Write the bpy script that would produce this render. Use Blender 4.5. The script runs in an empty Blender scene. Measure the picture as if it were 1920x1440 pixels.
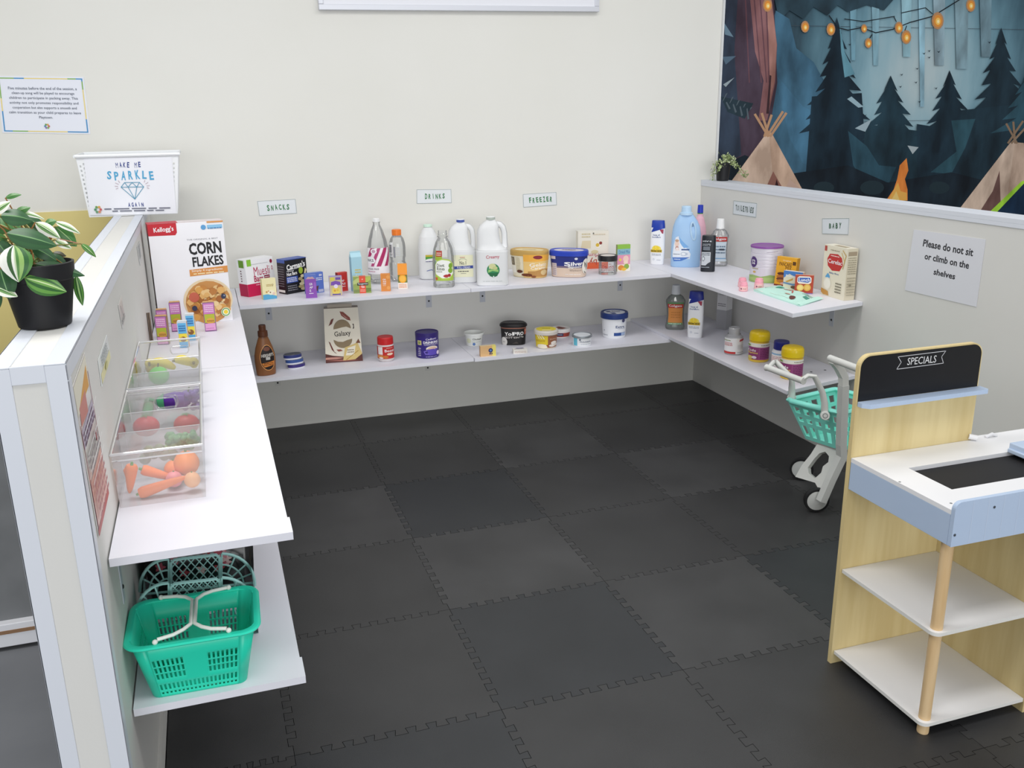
import bpy, math, random
from mathutils import Vector, Matrix
from mathutils.geometry import tessellate_polygon
random.seed(7)
scene = bpy.context.scene
COL = scene.collection
pi = math.pi

# ---------------------------------------------------------------- camera
CAMP = Vector((-2.3001, -4.0009, 1.3403))
RX = Vector((0.9485, -0.3165, -0.0140)).normalized()
RU = Vector((0.1032, 0.2669, 0.9582))
RF = Vector((0.2995, 0.9103, -0.2858)).normalized()
RU = RX.cross(RF).normalized(); RX = RF.cross(RU).normalized()
FPX = 1709.27
cam_data = bpy.data.cameras.new('camera'); cam = bpy.data.objects.new('camera', cam_data); COL.objects.link(cam)
cam.matrix_world = Matrix(((RX.x, RU.x, -RF.x, CAMP.x), (RX.y, RU.y, -RF.y, CAMP.y), (RX.z, RU.z, -RF.z, CAMP.z), (0, 0, 0, 1)))
cam_data.sensor_fit = 'HORIZONTAL'; cam_data.sensor_width = 36; cam_data.lens = FPX / 1920 * 36
cam_data.clip_start = 0.02; cam_data.clip_end = 60
scene.camera = cam

# ---------------------------------------------------------------- world, ceiling lamps, exposure
world = bpy.data.worlds.new('world'); scene.world = world; world.use_nodes = True
bg = world.node_tree.nodes['Background']; bg.inputs[0].default_value = (0.93, 0.96, 1.0, 1); bg.inputs[1].default_value = 0.50
LAMPS = [(-2.75, -2.0, 24), (-0.6, -1.5, 14), (-2.2, -3.3, 13), (-0.5, -3.3, 11), (1.6, -1.6, 5), (-4.4, -2.2, 7)]
for i, (lx, ly, e) in enumerate(LAMPS):
    ld = bpy.data.lights.new('ceiling_lamp', 'AREA'); ld.shape = 'RECTANGLE'; ld.size = 1.2; ld.size_y = 0.5
    ld.energy = e; ld.color = (1.0, 0.985, 0.96)
    lo = bpy.data.objects.new('ceiling_lamp', ld); lo.location = (lx, ly, 2.75); COL.objects.link(lo)
wd = bpy.data.lights.new('frontal_fill_light', 'AREA'); wd.shape = 'RECTANGLE'; wd.size = 7; wd.size_y = 2.0; wd.energy = 235; wd.color = (0.97, 0.985, 1.0)  # added frontal fill behind the camera, lifts the wall under shelves; no real window
wo = bpy.data.objects.new('frontal_fill_light', wd); wo.location = (-2.6, -9.5, 1.5); wo.rotation_euler = (pi / 2, 0, 0); COL.objects.link(wo)
vs = scene.view_settings
vs.view_transform = 'Standard'; vs.look = 'None'; vs.gamma = 1.0; vs.use_curve_mapping = False; vs.exposure = 0.0
scene.cycles.max_bounces = 10; scene.cycles.transparent_max_bounces = 24

# ---------------------------------------------------------------- surveying helpers (picture point -> point on a real surface)
def ray(u, v): return RX * ((u - 960) / FPX) - RU * ((v - 720) / FPX) + RF
def onZ(u, v, z): r = ray(u, v); return CAMP + r * ((z - CAMP.z) / r.z)
def onY(u, v, y): r = ray(u, v); return CAMP + r * ((y - CAMP.y) / r.y)
def onX(u, v, x): r = ray(u, v); return CAMP + r * ((x - CAMP.x) / r.x)
def depth(P): return (P - CAMP).dot(RF)
def pv(P): d = P - CAMP; return 720 - FPX * d.dot(RU) / d.dot(RF)
def height_at(P, v):
    a, b = 0.0, 1.5
    for _ in range(40):
        m = (a + b) / 2
        if pv(P + Vector((0, 0, m))) > v: a = m
        else: b = m
    return a

# ---------------------------------------------------------------- materials
def lin(c): c /= 255.0; return c / 12.92 if c <= 0.04045 else ((c + 0.055) / 1.055) ** 2.4
def rgb(h):
    if isinstance(h, str): h = (int(h[0:2], 16), int(h[2:4], 16), int(h[4:6], 16))
    return (lin(h[0]), lin(h[1]), lin(h[2]), 1)
MATS = {}
def M(h, rough=0.5, metal=0.0, spec=0.4):
    """plain painted / printed / moulded colour"""
    k = (h, rough, metal, spec)
    if k not in MATS:
        m = bpy.data.materials.new('colour_%s' % h); m.use_nodes = True
        b = m.node_tree.nodes['Principled BSDF']
        b.inputs['Base Color'].default_value = rgb(h); b.inputs['Roughness'].default_value = rough
        b.inputs['Metallic'].default_value = metal; b.inputs['Specular IOR Level'].default_value = spec
        MATS[k] = m
    return MATS[k]
def noisy(name, c1, c2, scale=6, rough=0.6, bump=0.0, bscale=60, stretch=(1, 1, 1), detail=4, lo=0.35, hi=0.65, spec=0.3):
    if name in MATS: return MATS[name]
    m = bpy.data.materials.new(name); m.use_nodes = True; nt = m.node_tree; N = nt.nodes; Lk = nt.links
    b = N['Principled BSDF']; b.inputs['Roughness'].default_value = rough; b.inputs['Specular IOR Level'].default_value = spec
    tc = N.new('ShaderNodeTexCoord'); mp = N.new('ShaderNodeMapping'); mp.inputs['Scale'].default_value = stretch
    geo = N.new('ShaderNodeNewGeometry')
    Lk.new(geo.outputs['Position'], mp.inputs[0])
    nz = N.new('ShaderNodeTexNoise'); nz.inputs['Scale'].default_value = scale; nz.inputs['Detail'].default_value = detail
    Lk.new(mp.outputs[0], nz.inputs['Vector'])
    cr = N.new('ShaderNodeValToRGB'); cr.color_ramp.elements[0].position = lo; cr.color_ramp.elements[1].position = hi
    cr.color_ramp.elements[0].color = rgb(c1); cr.color_ramp.elements[1].color = rgb(c2)
    Lk.new(nz.outputs['Fac'], cr.inputs[0]); Lk.new(cr.outputs[0], b.inputs['Base Color'])
    if bump:
        n2 = N.new('ShaderNodeTexNoise'); n2.inputs['Scale'].default_value = bscale; n2.inputs['Detail'].default_value = 3
        Lk.new(mp.outputs[0], n2.inputs['Vector'])
        bp = N.new('ShaderNodeBump'); bp.inputs['Strength'].default_value = bump; bp.inputs['Distance'].default_value = 0.002
        Lk.new(n2.outputs['Fac'], bp.inputs['Height']); Lk.new(bp.outputs[0], b.inputs['Normal'])
    MATS[name] = m; return m
def sheer(name, tint, through, rough=0.1, gloss=0.12, body=None, tl_=.3):
    """clear or frosted plastic: transparent mixed with a scattering body and a glossy skin"""
    if name in MATS: return MATS[name]
    m = bpy.data.materials.new(name); m.use_nodes = True; nt = m.node_tree; N = nt.nodes; Lk = nt.links
    for n in list(N):
        if n.type == 'BSDF_PRINCIPLED': N.remove(n)
    out = [n for n in N if n.type == 'OUTPUT_MATERIAL'][0]
    tr = N.new('ShaderNodeBsdfTransparent'); tr.inputs[0].default_value = rgb(tint)
    df = N.new('ShaderNodeBsdfDiffuse'); df.inputs[0].default_value = rgb(body or 'f4f4f6')
    tl = N.new('ShaderNodeBsdfTranslucent'); tl.inputs[0].default_value = rgb(body or 'f4f4f6')
    mx0 = N.new('ShaderNodeMixShader'); mx0.inputs[0].default_value = tl_
    Lk.new(df.outputs[0], mx0.inputs[1]); Lk.new(tl.outputs[0], mx0.inputs[2])
    mx = N.new('ShaderNodeMixShader'); mx.inputs[0].default_value = through
    Lk.new(mx0.outputs[0], mx.inputs[1]); Lk.new(tr.outputs[0], mx.inputs[2])
    gl = N.new('ShaderNodeBsdfGlossy'); gl.inputs['Roughness'].default_value = rough
    fr = N.new('ShaderNodeFresnel'); fr.inputs[0].default_value = 1.45
    mm = N.new('ShaderNodeMath'); mm.operation = 'MULTIPLY_ADD'; mm.inputs[1].default_value = 0.8; mm.inputs[2].default_value = gloss * 0.2
    Lk.new(fr.outputs[0], mm.inputs[0])
    m2 = N.new('ShaderNodeMixShader'); Lk.new(mm.outputs[0], m2.inputs[0]); Lk.new(mx.outputs[0], m2.inputs[1]); Lk.new(gl.outputs[0], m2.inputs[2])
    Lk.new(m2.outputs[0], out.inputs[0]); MATS[name] = m; return m

WALL = noisy('painted_wall', 'e3e2db', 'e6e5df', 1.5, 0.75, 0.05, 220)
PART = noisy('painted_partition', 'd8d7d2', 'dcdbd7', 2.0, 0.7, 0.05, 220)
TRIM = M('d9dde5', 0.45)
SHELF = noisy('white_melamine', 'e8e8f1', 'ecebf3', 3, 0.42, 0.03, 400, spec=0.35)
MAT_A = noisy('black_foam', '2d2d2e', '363637', 5, 0.42, 0.30, 700, lo=0.3, hi=0.75, spec=0.55)
MAT_B = noisy('blue_black_foam', '26282b', '2e3033', 5, 0.40, 0.30, 700, lo=0.3, hi=0.75, spec=0.55)
MAT_C = noisy('worn_black_foam', '343435', '414142', 4, 0.46, 0.30, 700, lo=0.35, hi=0.7, spec=0.55)
WOOD = noisy('pale_wood_veneer', 'cdb883', 'dcca98', 9, 0.5, 0.04, 80, (3, 3, 0.25), 6)
DOWEL = noisy('beech_dowel', 'd2b080', 'dfc297', 14, 0.5, 0, 80, (4, 4, 0.3), 5)
CLEAR = sheer('clear_plastic', 'fdfefe', 0.93, 0.06, 0.1)
FROST = sheer('frosted_bin_plastic', 'ffffff', 0.78, 0.12, 0.2, 'ffffff', .4)
MILK = sheer('milky_plastic', 'fcfdfe', 0.12, 0.35, 0.05, 'fbfcfd', .12)
STEEL = M('9aa0a6', 0.4, 0.6)

# ---------------------------------------------------------------- lettering
TXT = {}
def letters(s, bold=0.0):
    if 'M' in s: bold = 0.0
    k = (s, bold)
    if k not in TXT:
        c = bpy.data.curves.new('lettering', 'FONT'); c.body = s; c.size = 1.0; c.resolution_u = 2; c.fill_mode = 'BOTH'
        c.offset = bold; c.align_x = 'CENTER'
        o = bpy.data.objects.new('lettering', c); me = o.to_mesh()
        vsx = [(v.co.x, v.co.y) for v in me.vertices]; fs = [list(p.vertices) for p in me.polygons]
        o.to_mesh_clear(); bpy.data.objects.remove(o); bpy.data.curves.remove(c)
        x0 = min(v[0] for v in vsx); x1 = max(v[0] for v in vsx); y0 = min(v[1] for v in vsx); y1 = max(v[1] for v in vsx)
        TXT[k] = (vsx, fs, x0, x1, y0, y1)
    return TXT[k]

def clip_x(poly, x, keep_ge):
    out = []; n = len(poly)
    for i in range(n):
        a = poly[i]; b = poly[(i + 1) % n]
        ia = (a[0] >= x) if keep_ge else (a[0] <= x); ib = (b[0] >= x) if keep_ge else (b[0] <= x)
        if ia: out.append(a)
        if ia != ib:
            t = (x - a[0]) / (b[0] - a[0]); out.append((x, a[1] + t * (b[1] - a[1])))
    return out

def bands(p, knots):
    ys = [q[1] for q in p]; cut = [k for k in knots if min(ys) + 1e-6 < k < max(ys) - 1e-6]
    if not cut: return [p]
    sw = [(y, x) for x, y in p]; lim = [-1e9] + sorted(cut) + [1e9]; out = []
    for a, b in zip(lim, lim[1:]):
        q = clip_x(clip_x(sw, a, True), b, False)
        if len(q) >= 3: out.append([(x, y) for y, x in q])
    return out
def ell(cx, cy, rx, ry, n=20, a0=0, a1=2 * pi):
    full = abs(a1 - a0 - 2 * pi) < 1e-6
    m = n if full else n + 1
    return [(cx + rx * math.cos(a0 + (a1 - a0) * i / n), cy + ry * math.sin(a0 + (a1 - a0) * i / n)) for i in range(m)]
def stroke(pts, w):
    """a polyline thickened into quads"""
    out = []
    for (ax, ay), (bx, by) in zip(pts, pts[1:]):
        dx, dy = bx - ax, by - ay; L = math.hypot(dx, dy) or 1e-9; nx, ny = -dy / L * w / 2, dx / L * w / 2
        ex, ey = dx / L * w * .3, dy / L * w * .3
        out.append([(ax + nx - ex, ay + ny - ey), (ax - nx - ex, ay - ny - ey), (bx - nx + ex, by - ny + ey), (bx + nx + ex, by + ny + ey)])
    return out

def art_polys(art, W, H):
    """art list -> [(polygon in metres, colour)] ; art units are fractions of the face"""
    res = []
    for a in art:
        k = a[0]
        if k == 'r': res.append(([(a[1] * W, a[2] * H), (a[3] * W, a[2] * H), (a[3] * W, a[4] * H), (a[1] * W, a[4] * H)], a[5]))
        elif k == 'e': res.append((ell(a[1] * W, a[2] * H, a[3] * W, a[4] * H), a[5]))
        elif k == 'c': res.append((ell(a[1] * W, a[2] * H, a[3] * W, a[3] * W), a[4]))        # true circle
        elif k == 'p': res.append(([(x * W, y * H) for x, y in a[1]], a[2]))
        elif k == 's':
            for q in stroke([(x * W, y * H) for x, y in a[1]], a[2] * W): res.append((q, a[3]))
        elif k == 'l':                                                                          # unreadable small print
            x0, y0, x1, y1, n, c = a[1:]
            for i in range(n):
                yy = y1 - (i + .5) * (y1 - y0) / n; hh = (y1 - y0) / n * .22
                xx = x0; rr = random.Random(i * 7 + n)
                while xx < x1 - .01:
                    w = min((x1 - x0) * rr.uniform(.08, .25), x1 - xx)
                    res.append(([(xx * W, (yy - hh) * H), ((xx + w) * W, (yy - hh) * H), ((xx + w) * W, (yy + hh) * H), (xx * W, (yy + hh) * H)], c))
                    xx += w + (x1 - x0) * .035
        elif k == 't':
            s, cx, cy, h, c = a[1:6]; mw = a[6] if len(a) > 6 else None; rot = a[7] if len(a) > 7 else 0; bold = a[8] if len(a) > 8 else .012
            vsx, fs, x0, x1, y0, y1 = letters(s, bold)
            sy = h * H / (y1 - y0); sx = (mw * W / (x1 - x0)) if mw else sy
            cr, sr = math.cos(rot), math.sin(rot)
            pts = []
            for x, y in vsx:
                X = (x - (x0 + x1) / 2) * sx; Y = (y - (y0 + y1) / 2) * sy
                pts.append((cx * W + X * cr - Y * sr, cy * H + X * sr + Y * cr))
            res.append(('T', pts, fs, c))
    return res

# ---------------------------------------------------------------- mesh builder: everything added becomes ONE mesh
class MB:
    def __init__(s): s.v = []; s.f = []; s.m = []; s.sm = []; s.mats = []; s.T = Matrix.Identity(4)
    def mi(s, m):
        if isinstance(m, str): m = M(m)
        if m not in s.mats: s.mats.append(m)
        return s.mats.index(m)
    def add(s, verts, faces, m, smooth=False):
        o = len(s.v); s.v += [s.T @ Vector(p) for p in verts]; k = s.mi(m)
        for f in faces: s.f.append([o + i for i in f]); s.m.append(k); s.sm.append(smooth)
    def poly(s, pts, m): s.add(pts, [list(range(len(pts)))], m)
    def box(s, a, b, m, faces=None):
        x0, y0, z0 = a; x1, y1, z1 = b
        V = [(x0, y0, z0), (x1, y0, z0), (x1, y1, z0), (x0, y1, z0), (x0, y0, z1), (x1, y0, z1), (x1, y1, z1), (x0, y1, z1)]
        F = {'B': (0, 3, 2, 1), 'T': (4, 5, 6, 7), 'F': (0, 1, 5, 4), 'R': (1, 2, 6, 5), 'K': (2, 3, 7, 6), 'L': (3, 0, 4, 7)}
        o = len(s.v); s.v += [s.T @ Vector(p) for p in V]
        for k, f in F.items():
            s.f.append([o + i for i in f]); s.m.append(s.mi((faces or {}).get(k, m))); s.sm.append(False)
    def hexa(s, V, m, faces=None):
        F = {'B': (0, 3, 2, 1), 'T': (4, 5, 6, 7), 'F': (0, 1, 5, 4), 'R': (1, 2, 6, 5), 'K': (2, 3, 7, 6), 'L': (3, 0, 4, 7)}
        o = len(s.v); s.v += [s.T @ Vector(p) for p in V]
        for k, f in F.items():
            s.f.append([o + i for i in f]); s.m.append(s.mi((faces or {}).get(k, m))); s.sm.append(False)
    def prism(s, pts, z0, z1, m, side=None, smooth=False):
        n = len(pts); V = [(x, y, z0) for x, y in pts] + [(x, y, z1) for x, y in pts]
        s.add(V, [list(range(n - 1, -1, -1)), list(range(n, 2 * n))], m)
        s.add(V, [(i, (i + 1) % n, n + (i + 1) % n, n + i) for i in range(n)], side or m, smooth)
    def lathe(s, prof, m, seg=36, sx=1, sy=1, n=2.0, c=(0, 0, 0), close=(True, True), smooth=True):
        """prof: (radius, height[, colour of the band above]) bottom to top"""
        ring = []
        for i in range(seg):
            t = 2 * pi * i / seg; cc, ss = math.cos(t), math.sin(t)
            ring.append((sx * math.copysign(abs(cc) ** (2 / n), cc), sy * math.copysign(abs(ss) ** (2 / n), ss)))
        V = [(c[0] + r[0] * x, c[1] + r[0] * y, c[2] + r[1]) for r in prof for x, y in ring]
        for k in range(len(prof) - 1):
            mm = prof[k][2] if len(prof[k]) > 2 and prof[k][2] else m
            s.add([V[k * seg + i] for i in range(seg)] + [V[(k + 1) * seg + i] for i in range(seg)],
                  [(i, (i + 1) % seg, seg + (i + 1) % seg, seg + i) for i in range(seg)], mm, smooth)
        if close[0]: s.add(V[:seg], [list(range(seg - 1, -1, -1))], m)
        if close[1]: s.add(V[-seg:], [list(range(seg))], prof[-1][2] if len(prof[-1]) > 2 and prof[-1][2] else m)
    def tube(s, pts, r, m, seg=10, caps=True, flat=None):
        """swept tube; r a number or a list; flat=(a,b) squashes the section"""
        P = [Vector(p) for p in pts]; n = len(P); R = r if isinstance(r, (list, tuple)) else [r] * n
        rings = []; up = None
        for i in range(n):
            d = (P[min(i + 1, n - 1)] - P[max(i - 1, 0)]).normalized()
            if up is None:
                up = Vector((0, 0, 1)) if abs(d.z) < .9 else Vector((0, 1, 0))
            a = d.cross(up); a = a.normalized() if a.length > 1e-6 else Vector((1, 0, 0)); b = a.cross(d).normalized(); up = b
            fa, fb = flat or (1, 1)
            rings.append([P[i] + a * (math.cos(2 * pi * k / seg) * R[i] * fa) + b * (math.sin(2 * pi * k / seg) * R[i] * fb) for k in range(seg)])
        V = [p for q in rings for p in q]
        F = [(i * seg + k, i * seg + (k + 1) % seg, (i + 1) * seg + (k + 1) % seg, (i + 1) * seg + k) for i in range(n - 1) for k in range(seg)]
        s.add(V, F, m, True)
        if caps: s.add(rings[0], [list(range(seg))], m); s.add(rings[-1], [list(range(seg - 1, -1, -1))], m)
    def ball(s, c, r, m, sx=1, sy=1, sz=1, seg=16, rings=10):
        V = []; F = []
        for i in range(rings + 1):
            a = pi * i / rings
            for k in range(seg): V.append((c[0] + r * sx * math.sin(a) * math.cos(2 * pi * k / seg), c[1] + r * sy * math.sin(a) * math.sin(2 * pi * k / seg), c[2] - r * sz * math.cos(a)))
        for i in range(rings):
            for k in range(seg): F.append((i * seg + k, i * seg + (k + 1) % seg, (i + 1) * seg + (k + 1) % seg, (i + 1) * seg + k))
        s.add(V, F, m, True)
    def art(s, art, W, H, fmap, steps=None, e0=.0003, de=.00007, x00=0, knots=()):
        """printed artwork laid on a face. fmap(x,y,off)->point ; steps: strip width for curved faces"""
        e = e0
        for a in art_polys(art, W, H):
            col = a[-1]
            if a[0] == 'T': polys = [[a[1][i] for i in f] for f in a[2]]
            else: polys = [a[0]]
            for p in polys:
                if not steps: s.poly([fmap(x, y, e) for x, y in p], col)
                else:
                    for pp in bands(p, knots):
                        x0 = min(q[0] for q in pp); x1 = max(q[0] for q in pp)
                        for k in range(math.floor((x0 - x00) / steps), math.ceil((x1 - x00) / steps)):
                            a0, a1 = x00 + k * steps, x00 + (k + 1) * steps
                            q = pp if x0 >= a0 else clip_x(pp, a0, True)
                            q = q if x1 <= a1 else clip_x(q, a1, False)
                            if len(q) >= 3: s.poly([fmap(x, y, e) for x, y in q], col)
            e += de
    def obj(s, name, parent=None, bevel=None, solid=None, loc=None, rz=0):
        me = bpy.data.meshes.new(name); me.from_pydata([tuple(v) for v in s.v], [], s.f)
        for m in s.mats: me.materials.append(m)
        me.polygons.foreach_set('material_index', s.m); me.polygons.foreach_set('use_smooth', s.sm)
        me.update()
        if any(s.sm):
            try: me.set_sharp_from_angle(angle=math.radians(38))
            except Exception: pass
        o = bpy.data.objects.new(name, me); COL.objects.link(o)
        if parent: o.parent = parent
        if loc is not None: o.location = loc
        o.rotation_euler.z = rz
        if bevel:
            b = o.modifiers.new('bevel', 'BEVEL'); b.width = bevel; b.segments = 2; b.limit_method = 'ANGLE'; b.angle_limit = math.radians(40)
        if solid:
            q = o.modifiers.new('thickness', 'SOLIDIFY'); q.thickness = solid; q.offset = 0
        return o

def tag(o, label, cat, group=None):
    o['label'] = label; o['category'] = cat
    if group: o['group'] = group
    return o
def thing(name, label, cat, loc=(0, 0, 0), rz=0, group=None):
    o = bpy.data.objects.new(name, None); o.empty_display_size = .05; COL.objects.link(o)
    o.location = loc; o.rotation_euler.z = rz
    return tag(o, label, cat, group)
def struct(o): o['kind'] = 'structure'; return o
def copy_tree(o, parent=None):
    c = o.copy(); COL.objects.link(c)
    if parent: c.parent = parent
    for ch in list(o.children): copy_tree(ch, c)
    return c

# heights and depths of the shelving (metres)
ZU, ZL, ZRL, TH = .6413, .3409, .3555, .0145     # upper boards, lower boards, lower right board, thickness
XP = -2.5143                                     # inner face of the left partition
GF = lambda W, H: (lambda x, y, e: (x, -e, y))   # front face, looking along +y

# ================================================================ the setting
b = MB(); b.box((-7, -11, -.06), (4.5, .2, -.0125), noisy('grey_vinyl', '6b6d71', '74767a', 3, 0.5)); struct(b.obj('floor'))
YZ = .991
b = MB(); b.box((-7, 0, -.06), (4.5, .15, 2.95), WALL); struct(b.obj('wall_back'))
b = MB(); b.box((-7, -.006, -.0125), (XP - .0985, .001, YZ), noisy('yellow_paint', 'e0cf88', 'e4d490', 2, 0.7)); struct(b.obj('wall_lower_yellow'))
# left half-height partition with white corner trims
XO = XP - .0985; YE = -2.6012; HP = 1.0051
b = MB(); b.box((XO + .0025, YE + .0025, -.0125), (XP, -.0005, HP - .002), PART); struct(b.obj('wall_left'))
def trim(name, boxes):
    q = MB()
    for a, c in boxes: q.box(a, c, TRIM)
    o = q.obj(name, bevel=.0008); return struct(o)
W_ = .027
trim('trim_1', [((XP - W_, YE, HP - .0025), (XP + .0022, -.001, HP)), ((XP, YE, HP - W_), (XP + .0022, -.001, HP))])
trim('trim_2', [((XO - .0001, YE, HP - .0025), (XO + W_, -.001, HP)), ((XO - .0001, YE, HP - W_), (XO + .0025, -.001, HP))])
trim('trim_3', [((XP - W_, YE, -.0125), (XP + .0022, YE + .0025, HP - .0026)), ((XP, YE, -.0125), (XP + .0022, YE + W_, HP - W_))])
trim('trim_4', [((XO - .0001, YE, -.0125), (XO + W_, YE + .0025, HP - .0026)), ((XO - .0001, YE, -.0125), (XO + .0025, YE + W_, HP - W_))])
trim('trim_5', [((XO + W_, YE - .0002, HP - W_), (XP - W_, YE + .0025, HP))])
b = MB(); b.box((XP, YE, -.0125), (XP + .008, -.01, .045), M('e4e2dd', .6)); struct(b.obj('baseboard_left'))
# right half-height wall with white capping
b = MB(); b.box((0, -3.3, -.0125), (.095, -.0005, .998), PART); struct(b.obj('wall_right'))
trim('trim_6', [((-.003, -3.3, .9854), (.0, -.001, .9983)), ((.095, -3.3, .9854), (.098, -.001, .9983)), ((-.003, -3.3, .9983), (.098, -.001, 1.0137))])
b = MB(); b.box((.45, -3.3, -.0125), (4.5, -.0005, -.0005), M('55575a', .8)); struct(b.obj('floor_beyond_right_wall'))

# ---------------------------------------------------------------- jigsaw foam mats
TW, TD = .4752, .4774
GX = [-.8125 + k * TW for k in range(-4, 3)]; GY = [-.3443 - k * TD for k in range(0, 7)]
def teeth(n=10, amp=.0098):
    p = [(0, 0)]
    for k in range(n):
        p += [((k + .30) / n, -amp), ((k + .22) / n, amp), ((k + .74) / n, amp), ((k + .66) / n, -amp)] if 0 < k < n - 1 else []
    p = [(0, 0), (.07, 0), (.07, -amp)] + [q for q in p[1:]] + [(.93, -amp), (.93, 0), (1, 0)]
    return p
TE = teeth()
def mat_outline(x0, x1, y0, y1, tb, tr, tt, tl):
    w, h = x1 - x0, y1 - y0; P = []
    seq = lambda flag, L, full: TE if flag and abs(L - full) < .02 else ([(0, 0), (1, 0)] if not flag else [(t, a) for t, a in TE])
    P += [(t * w, a) for t, a in seq(tb, w, TW)][:-1]
    P += [(w + a, t * h) for t, a in seq(tr, h, TD)][:-1]
    P += [(t * w, h + a) for t, a in reversed(seq(tt, w, TW))][:-1]
    P += [(a, t * h) for t, a in reversed(seq(tl, h, TD))][:-1]
    n = len(P); out = []; d = .0006                       # even gap all round: offset the outline inwards
    for i in range(n):
        a, b_, c_ = P[i - 1], P[i], P[(i + 1) % n]
        e1 = (b_[0] - a[0], b_[1] - a[1]); e2 = (c_[0] - b_[0], c_[1] - b_[1]); l1 = math.hypot(*e1) or 1; l2 = math.hypot(*e2) or 1
        n1 = (-e1[1] / l1, e1[0] / l1); n2 = (-e2[1] / l2, e2[0] / l2); k = 1 + n1[0] * n2[0] + n1[1] * n2[1]; k = max(k, .35)
        out.append((b_[0] + (n1[0] + n2[0]) / k * d, b_[1] + (n1[1] + n2[1]) / k * d))
    return out
xs = [XP + .010] + [x for x in GX if XP + .05 < x < -.05] + [-.002]
ys = [-.002] + GY
SHARE = {}
ordn = ['first', 'second', 'third', 'fourth', 'fifth', 'sixth', 'seventh', 'eighth']
for j in range(len(ys) - 1):
    for i in range(len(xs) - 1):
        x0, x1, y0, y1 = xs[i], xs[i + 1], ys[j + 1], ys[j]
        fl = (j < len(ys) - 2, i < len(xs) - 2, j > 0, i > 0)
        mk = (i * 7 + j * 5) % 3
        if (i, j) in ((2, 4), (4, 4), (2, 2), (1, 5)): mk = 1
        elif mk == 1: mk = 0
        key = (round(x1 - x0, 3), round(y1 - y0, 3), fl, mk)
        if key not in SHARE:
            q = MB(); q.prism(mat_outline(x0, x1, y0, y1, *fl), -.0122, 0, (MAT_A, MAT_B, MAT_C)[mk], M('161617', .8))
            o = q.obj('foam_mat', loc=(x0, y0, 0)); SHARE[key] = o.data
        else:
            o = bpy.data.objects.new('foam_mat', SHARE[key]); COL.objects.link(o); o.location = (x0, y0, 0)
        row = 'along the back wall' if j == 0 else ordn[j] + ' row from the back wall'
        pos = 'against the left partition' if i == 0 else ('against the right half wall' if i == len(xs) - 2 else ordn[i] + ' from the left partition')
        tag(o, 'black jigsaw foam mat, %s, %s' % (row, pos), 'floor mat', 'interlocking foam floor mats')

# ---------------------------------------------------------------- shelf boards
def board(pts, z, label, th=TH):
    q = MB(); q.prism(pts, z - th, z, SHELF, M('e2e2ea', .5))
    return tag(q.obj('shelf_board', bevel=.0008), label, 'shelf', 'white shelf boards')
XS = -2.2165
board([(XS + .003, -.402), (-1.290, -.402), (-1.290, -.001), (XS + .003, -.001)], ZU, 'upper white shelf board on the back wall under the snacks sign')
board([(-1.2885, -.4025), (-.3632, -.4025), (-.3632, -.001), (-1.2885, -.001)], ZU, 'upper white shelf board on the back wall holding the ice cream tubs')
board([(-.3615, -1.3065), (-.001, -1.2288), (-.001, -.001), (-.3615, -.001)], ZU, 'upper white shelf board on the right half wall under the baby sign')
board([(XS + .003, -.394), (-1.282, -.394), (-1.282, -.001), (XS + .003, -.001)], ZL, 'lower white shelf board on the back wall holding the brown syrup bottle')
board([(-1.2805, -.403), (-.353, -.403), (-.353, -.001), (-1.2805, -.001)], ZL, 'lower white shelf board on the back wall holding the black yoghurt tub')
board([(-.3635, -1.310), (-.001, -1.2288), (-.001, -.001), (-.3635, -.001)], ZRL, 'lower white shelf board on the right half wall holding yellow lidded bottles', .0138)
board([(XP + .003, -1.300), (XS, -1.307), (XS, -.003), (XP + .003, -.003)], ZU, 'upper left white shelf board carrying the tall cereal box')
b = MB(); b.prism([(XP + .003, -2.4956), (XS + .004, -2.4956), (XS + .004, -2.430), (XS, -2.430), (XS, -1.310), (XP + .003, -1.303)], ZU - TH, ZU, SHELF, M('e2e2ea', .5))
tag(b.obj('shelf_board', bevel=.0008), 'upper left white shelf board carrying the two clear produce bins', 'shelf', 'white shelf boards')
b = MB(); b.prism([(XP + .003, -2.4813), (XS + .004, -2.4813), (XS + .004, -2.415), (XS, -2.415), (XS, -.41), (XP + .003, -.41)], ZL - TH, ZL, SHELF, M('e2e2ea', .5))
tag(b.obj('shelf_board', bevel=.0008), 'lower left white shelf board carrying the teal shopping basket', 'shelf', 'white shelf boards')

sc = [o for o in COL.objects if o.name.startswith('shelf_board') and 'yellow lidded' in o['label']][0]
for u, v in ((1521, 697.5), (1547, 694)):
    P = onZ(u, v, ZRL); q = MB(); q.lathe([(.005, .0002), (.0045, .0006)], M('2a2a2c', .6), 14); o = q.obj('screw', sc, loc=P)
# shelf brackets: L of pressed steel with two screws (flange on the wall, arm under the board)
def bracket(P, nrm, z, drop, arm, label, w=.026, col='c3c7cf'):
    """P point on wall, nrm pointing into the room"""
    t = thing('shelf_bracket', label, 'bracket', (P[0], P[1], z), 0, 'grey shelf brackets')
    ang = math.atan2(nrm[1], nrm[0]) + pi / 2
    t.rotation_euler.z = ang
    q = MB(); g = M(col, .45)
    q.box((-w / 2, -.0018, -drop), (w / 2, -.0002, -.0002), g); q.box((-w / 2, -arm, -.0022), (w / 2, -.0002, -.0004), g)
    q.obj('bracket_body', t)
    for zz in (-drop * .25, -drop * (.78 if col == 'c3c7cf' else .9)):
        s = MB(); s.T = Matrix.Translation((0, -.0018, zz)) @ Matrix.Rotation(pi / 2, 4, 'X'); s.lathe([(.0042, 0), (.0042, .001), (.002, .0022)], M('1c1c1e', .5), 14); s.obj('screw', t)
    return t
zb = ZU - TH; zl = ZL - TH
bracket((-2.086, 0), (0, -1), zb, .135, .25, 'grey bracket under the back shelf above the brown syrup bottle')
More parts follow.
